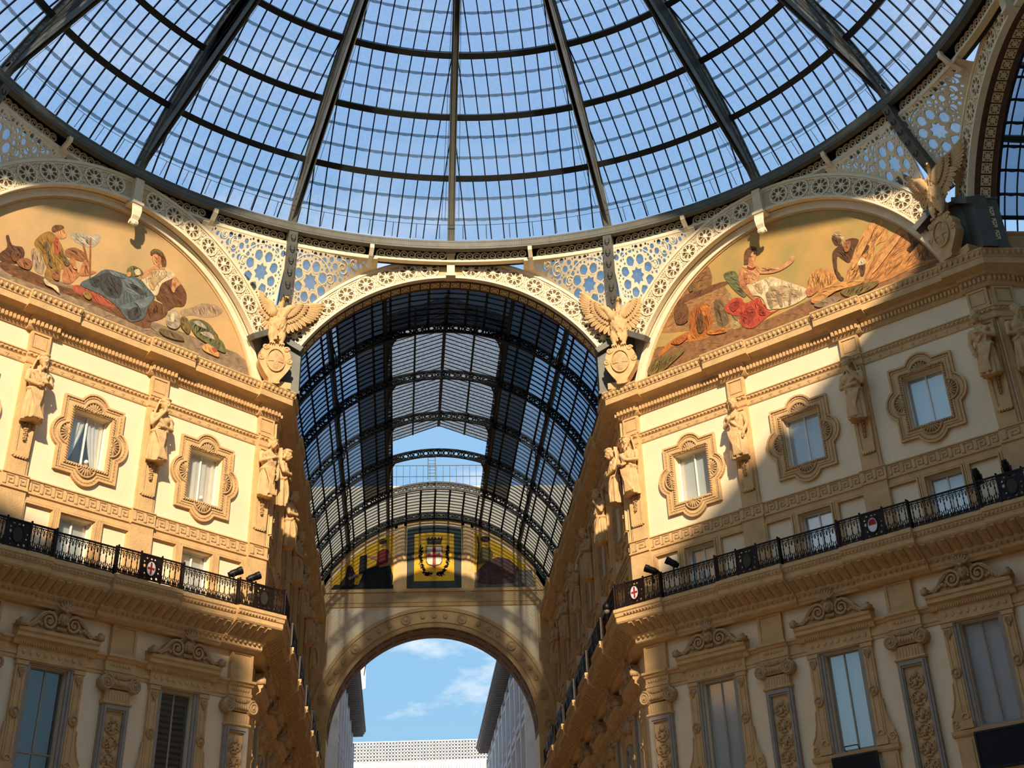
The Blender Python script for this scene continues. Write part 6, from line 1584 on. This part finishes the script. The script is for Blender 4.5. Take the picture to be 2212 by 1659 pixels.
# ------------------------------------------------------------------ glass vault of an arcade
RV = 8.3
def cyl(a, y, r): return Vector((r*sin(rad(a)), y, ZA+r*cos(rad(a))))
def vault(F, y1, frames, label, lantern=None, dark=True, near=.2):
    v = thing('glass_vault', label, 'roof', F @ T(0, 0, 25.4)); Z = T(0, 0, -25.4)
    AM = 68
    for y in frames:
        mb = MB()
        for r0, r1 in ((7.80, 7.88), (8.18, 8.28)): mb.arc(0, ZA, r0, r1, rad(-AM), rad(AM), 60, y-.07, y+.07)
        n = 66
        for i in range(n):
            a = -AM+2*AM*(i+.5)/n
            if i % 2: mb.join(MB().box(-.035, .035, -.03, .03, 7.86, 8.2), T(0, y, ZA) @ RY(a)); mb.lathe([(.11, -.02), (.11, .02)], (0, 0, 0), 6, 'y') if False else None
            mb.join(MB().arc(0, 8.03, .10, .17, 0, 2*PI, 8, -.03, .03), T(0, y, ZA) @ RY(a))
        obj('lattice_rib', mb.mesh('lattice_rib', 'vaultiron'), v, Z)
    mb = MB()
    for a in (-41, 41, -21, 21, -62, 62):
        w = 1.0 if abs(a) != 41 else 1.25
        mb.loft([[cyl(a-.55*w, y, 8.02), cyl(a+.55*w, y, 8.02), cyl(a+.5*w, y, 8.26), cyl(a-.5*w, y, 8.26)] for y in (near, y1)])
    obj('purlins', mb.mesh('purlins', 'vaultiron'), v, Z)
    for s in (-1, 1):
        pts = [cyl(s*(41+.8*sin(y*1.1)), y, 7.95+.06*sin(y*2.3)) for y in [near+(y1-near)*i/60 for i in range(61)]]
        obj('cable', MB().tube(pts, .035, 5).mesh('cable', 'vaultiron'), v, Z)
    rows = [62-6.2*k for k in range(21)]
    ys = [near]+[f for f in frames if f > near]+[y1] if frames[-1] < y1 else [near]+[f for f in frames if f > near]
    bars = MB(); P_ = []; D_ = {}; laps = MB()
    for fi in range(len(ys)-1):
        ya, yb = ys[fi], ys[fi+1]; n = max(1, round((yb-ya)/.5))
        lz = lantern and lantern[0]-.1 <= ya and yb <= lantern[1]+.1
        for i in range(n+1):
            y = ya+(yb-ya)*i/n
            for (p, q) in ((-66, -21), (21, 66)) if lz else ((-66, 66),):
                m = int((q-p)/6)
                bars.loft([[cyl(p+(q-p)*k/m, y-.022, RV-.05), cyl(p+(q-p)*k/m, y+.022, RV-.05), cyl(p+(q-p)*k/m, y+.02, RV+.01), cyl(p+(q-p)*k/m, y-.02, RV+.01)] for k in range(m+1)])
        for k in range(len(rows)-1):
            a0, a1 = rows[k], rows[k+1]; mid = (a0+a1)/2
            if lz and abs(mid) < 20: continue
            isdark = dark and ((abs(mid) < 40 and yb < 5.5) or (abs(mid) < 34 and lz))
            m = n*4
            laps.add([q for i in range(m+1) for q in (cyl(a0-.35-.25*sin(PI*((i/4) % 1))**2, ya+(yb-ya)*i/m, RV-.02), cyl(a0+.35, ya+(yb-ya)*i/m, RV-.02))], [(i*2, i*2+2, i*2+3, i*2+1) for i in range(m)])
            for i in range(n):
                y0_, y1_ = ya+(yb-ya)*i/n+.02, ya+(yb-ya)*(i+1)/n-.02
                Q = [cyl(a0, y0_, RV), cyl(a0, y1_, RV), cyl(a1, y1_, RV), cyl(a1, y0_, RV)]
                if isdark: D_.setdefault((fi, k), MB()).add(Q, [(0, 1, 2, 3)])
                else:
                    mm = F @ (sum(Q, Vector())/4); P_.append((1/(mm-cam.location).length_squared if in_view(mm) else 0, Q))
    obj('glazing_bars', bars.mesh('vault_bars', 'vaultiron'), v, Z); obj('glass_laps', laps.mesh('vault_laps', 'vaultiron'), v, Z, kind='stuff')
    P_.sort(key=lambda p: -p[0])
    for a, Q in P_[:300 if lantern else 60]: obj('pane', MB().add(Q, [(0, 1, 2, 3)]).mesh('pane', 'vaultglass'), v, Z)
    mb = MB()
    for a, Q in P_[300 if lantern else 60:]: mb.add(Q, [(0, 1, 2, 3)])
    obj('panes', mb.mesh('panes', 'vaultglass'), v, Z, kind='stuff')
    for q in D_.values(): obj('dark_glass_row', q.mesh('dark_glass_row', 'darkglass'), v, Z, kind='stuff')
    if lantern:
        l0, l1, open_y = lantern
        lan = obj('roof_lantern', MB().box(-3.02, -2.86, l0, l1, 31.0, 31.25).box(2.86, 3.02, l0, l1, 31.0, 31.25).box(-.08, .08, l0, open_y, 33.05, 33.2).mesh('roof_lantern', 'vaultiron'), v, Z)
        bars = MB(); g = MB()
        n = round((open_y-l0)/.42)
        for s in (-1, 1):
            for i in range(n+1):
                y = l0+(open_y-l0)*i/n
                bars.tube([(s*2.95, y, 31.2), (s*2.95, y, 32.05), (0, y, 33.12)], .028, 4)
            for xx, zz in ((2.95, 32.05), (1.48, 32.58)): bars.box(min(s*xx-.05, s*xx+.05), max(s*xx-.05, s*xx+.05), l0, open_y, zz-.06, zz+.04)
            for i in range(n):
                ya, yb = l0+(open_y-l0)*i/n, l0+(open_y-l0)*(i+1)/n
                for (xa, za, xb, zb) in ((2.95, 31.2, 2.95, 32.05), (2.95, 32.05, 1.48, 32.585), (1.48, 32.585, 0, 33.12)):
                    obj('pane', MB().add([(s*xa, ya, za+.03), (s*xa, yb, za+.03), (s*xb, yb, zb+.03), (s*xb, ya, zb+.03)], [(0, 1, 2, 3)]).mesh('pane', 'lanternglass'), lan)
        obj('lantern_bars', bars.mesh('lantern_bars', 'vaultiron'), lan)
        arcp = [(1.85+.95*sin(t_), 3.2-3.2*cos(t_)) for t_ in [PI/2*i/10 for i in range(11)]]
        for y in [f for f in frames if l0-.1 <= f <= l1+.1]:
            for s in (-1, 1):
                obj('lantern_post', MB().box(min(s*2.82, s*2.98), max(s*2.82, s*2.98), y-.05, y+.05, 31.0, 32.1).mesh('lantern_post', 'vaultiron'), lan)
                if y > l1-1: continue
                pl2 = MB().plate(arcp+[(2.84, 3.2), (2.84, 0)], [circ(2.6, .42, .17, 10), circ(2.66, .95, .11, 8), circ(2.26, .2, .11, 8), circ(2.73, 1.5, .06, 6)], -.03, .03)
                mb = MB().join(pl2, Matrix(((s, 0, 0, 0), (0, 0, 1, y), (0, 1, 0, 31.12), (0, 0, 0, 1)))).tube([(s*q[0], y+q[1], 31.12) for q in arcp], .045, 5)
                obj('lantern_bracket', mb.mesh('lantern_bracket', 'vaultiron'), lan)
        # maintenance rail and ladder in the open end bay
        mb = MB()
        for z in (31.9, 32.6): mb.tube([(-2.9, l1-.3, z), (2.9, l1-.3, z)], .022, 4)
        for i in range(15): mb.tube([(-2.8+.4*i, l1-.3, 31.1), (-2.8+.4*i, l1-.3, 32.6)], .014, 4)
        for s in (-.22, .22): mb.tube([(-.3+s, l1-.6, 31.6), (-.3+s, l1-.6, 33.2)], .022, 4)
        for i in range(7): mb.tube([(-.52, l1-.6, 31.8+.2*i), (-.08, l1-.6, 31.8+.2*i)], .016, 4)
        obj('ladder_and_rail', mb.mesh('ladder_and_rail', 'irongrey'), lan)
fy = [y-Y0 for y in [24.0, 29.05, 34.1, 39.15, 44.2]]
vault(FYc, YE-Y0, [.8]+fy+[YE-Y0-.2], 'long barrel vault of iron and glass over the far arcade', (fy[0], fy[4], fy[3]))
vault(FXc, 16, [.9, 5.2, 10.2, 15.2], 'barrel vault of iron and glass over the side arcade at the right edge', None, False)
# low wall between cornice and vault along both arcades
for i, (M, L, w) in enumerate(((AR, LA, 'right wall of the far arcade'), (AL, LA, 'left wall of the far arcade'), (XA, 14, 'side arcade at the right edge'))):
    mb = MB().prof([(.62, 25.4), (.30, 25.4), (.30, 25.6), (.34, 25.62), (.34, 26.55), (.26, 26.6), (.22, 26.72), (.45, 26.74), (.62, 26.74)] if i < 2 else [(.62, 25.4), (.2, 25.4), (.2, 25.9), (.16, 25.95), (.2, 26.0), (.2, 26.6), (.12, 26.66), (.12, 26.75), (.62, 26.8)], 0 if i else 0, L)
    tag(obj('trim_%d' % (26+i), mb.mesh('attic_wall', 'ochre'), None, M), 'low attic wall carrying the glass vault above the '+w, 'wall', kind='structure')

# ------------------------------------------------------------------ the street beyond the archway
def street_house(name, s, x, y0, y1, ze, label):
    M = T(s*x, y0, 0)
    t = thing(name, label, 'building', M)
    L = y1-y0
    sx_ = lambda a, b: (min(s*a, s*b), max(s*a, s*b))
    a, b = sx_(0, 9); obj('wall', MB().box(a, b, 0, L, 0, ze-.3).mesh('wall', 'violetstone'), t)
    mb = MB(); a, b = sx_(-1.1, 9.3); mb.box(a, b, -.3, L+.3, ze, ze+.18); a, b = sx_(-1.2, 9.3); mb.box(a, b, -.3, L+.3, ze+.18, ze+.4); a, b = sx_(-.15, 9.1); mb.box(a, b, -.1, L+.1, ze-.9, ze-.5)
    obj('eaves', mb.mesh('eaves', 'violetdark'), t)
    br = MB().box(*sx_(-1.0, 0), -.09, .09, -.28, 0).mesh('eaves_bracket', 'violetdark'); n = int(L/.55)
    for i in range(n): obj('eaves_bracket', br, t, T(0, (i+.5)*L/n, ze))
    n = max(2, int(L/4.2))
    fr_m = MB().box(*sx_(-.12, 0), -.95, .95, -.1, 2.9).box(*sx_(-.25, 0), -1.15, 1.15, 2.9, 3.15).box(*sx_(-.2, 0), -1.05, 1.05, -.25, -.1).mesh('window_surround', 'violetstone')
    gl_m = MB().box(*sx_(-.135, -.1), -.68, .68, .1, 2.7).mesh('window_pane', 'violetdark')
    st = MB().box(*sx_(-.22, 0), 0, L, -.15, .15).mesh('string_course', 'violetstone')
    for z in (ze-4.7, ze-9.3, ze-13.9):
        obj('string_course', st, t, T(0, 0, z-.9))
        for i in range(n):
            w = obj('window', fr_m, t, T(0, (i+.5)*L/n, z)); obj('pane', gl_m, w)
    pl_ = MB().box(*sx_(-.28, 0), -.4, .4, 0, ze-.9).mesh('pilaster', 'violetstone')
    for i in range(n+1): obj('pilaster', pl_, t, T(0, min(L-.4, max(.4, i*L/n)), 0))
street_house('street_house', -1, 6.1, 56, 87, 26.2, 'shaded grey house with bracketed eaves, left of the street beyond the archway')
street_house('street_house', 1, 6.25, 56, 99, 26.9, 'shaded grey house with long bracketed eaves, right of the street beyond the archway')
wb = thing('white_building', 'sunlit white building with gridded parapet closing the street beyond the archway', 'building', T(0, 112, 0))
obj('wall', MB().box(-16, 16, 0, 8, 0, 28.6).mesh('wall', 'sunwhite'), wb)
mb = MB()
for i in range(120): mb.box(-16+32*i/120-.03, -16+32*i/120+.03, -.05, 0, 22, 28.2)
obj('cladding_joints', mb.mesh('cladding_joints', 'greystone'), wb, kind='stuff')
mb = MB()
for i in range(101): mb.box(-16+32*i/100-.05, -16+32*i/100+.05, -.06, .04, 28.6, 30.5)
for j in range(7): mb.box(-16, 16, -.06, .04, 28.6+1.9*j/6-.05, 28.6+1.9*j/6+.05)
g_ = obj('parapet_grid', mb.mesh('parapet_grid', 'sunwhite'), wb)
obj('parapet_glass', MB().box(-16, 16, .1, .14, 28.6, 30.45).mesh('parapet_glass', 'lanternglass'), g_)
f = thing('flag', 'small white flag on a pole at the eaves of the left house', 'flag', T(-5.3, 78, 26.5))
obj('pole', MB().tube([(0, 0, -.5), (.5, -.4, 3.2)], .04, 6).mesh('flag_pole', 'irondark'), f)
obj('cloth', MB().grid(lambda u, v: (.48-.9*u+.05*v, -.38+.12*sin(u*7+v*3), 3.1-1.9*v-.5*u), 10, 8).mesh('flag_cloth', 'white', True), f)
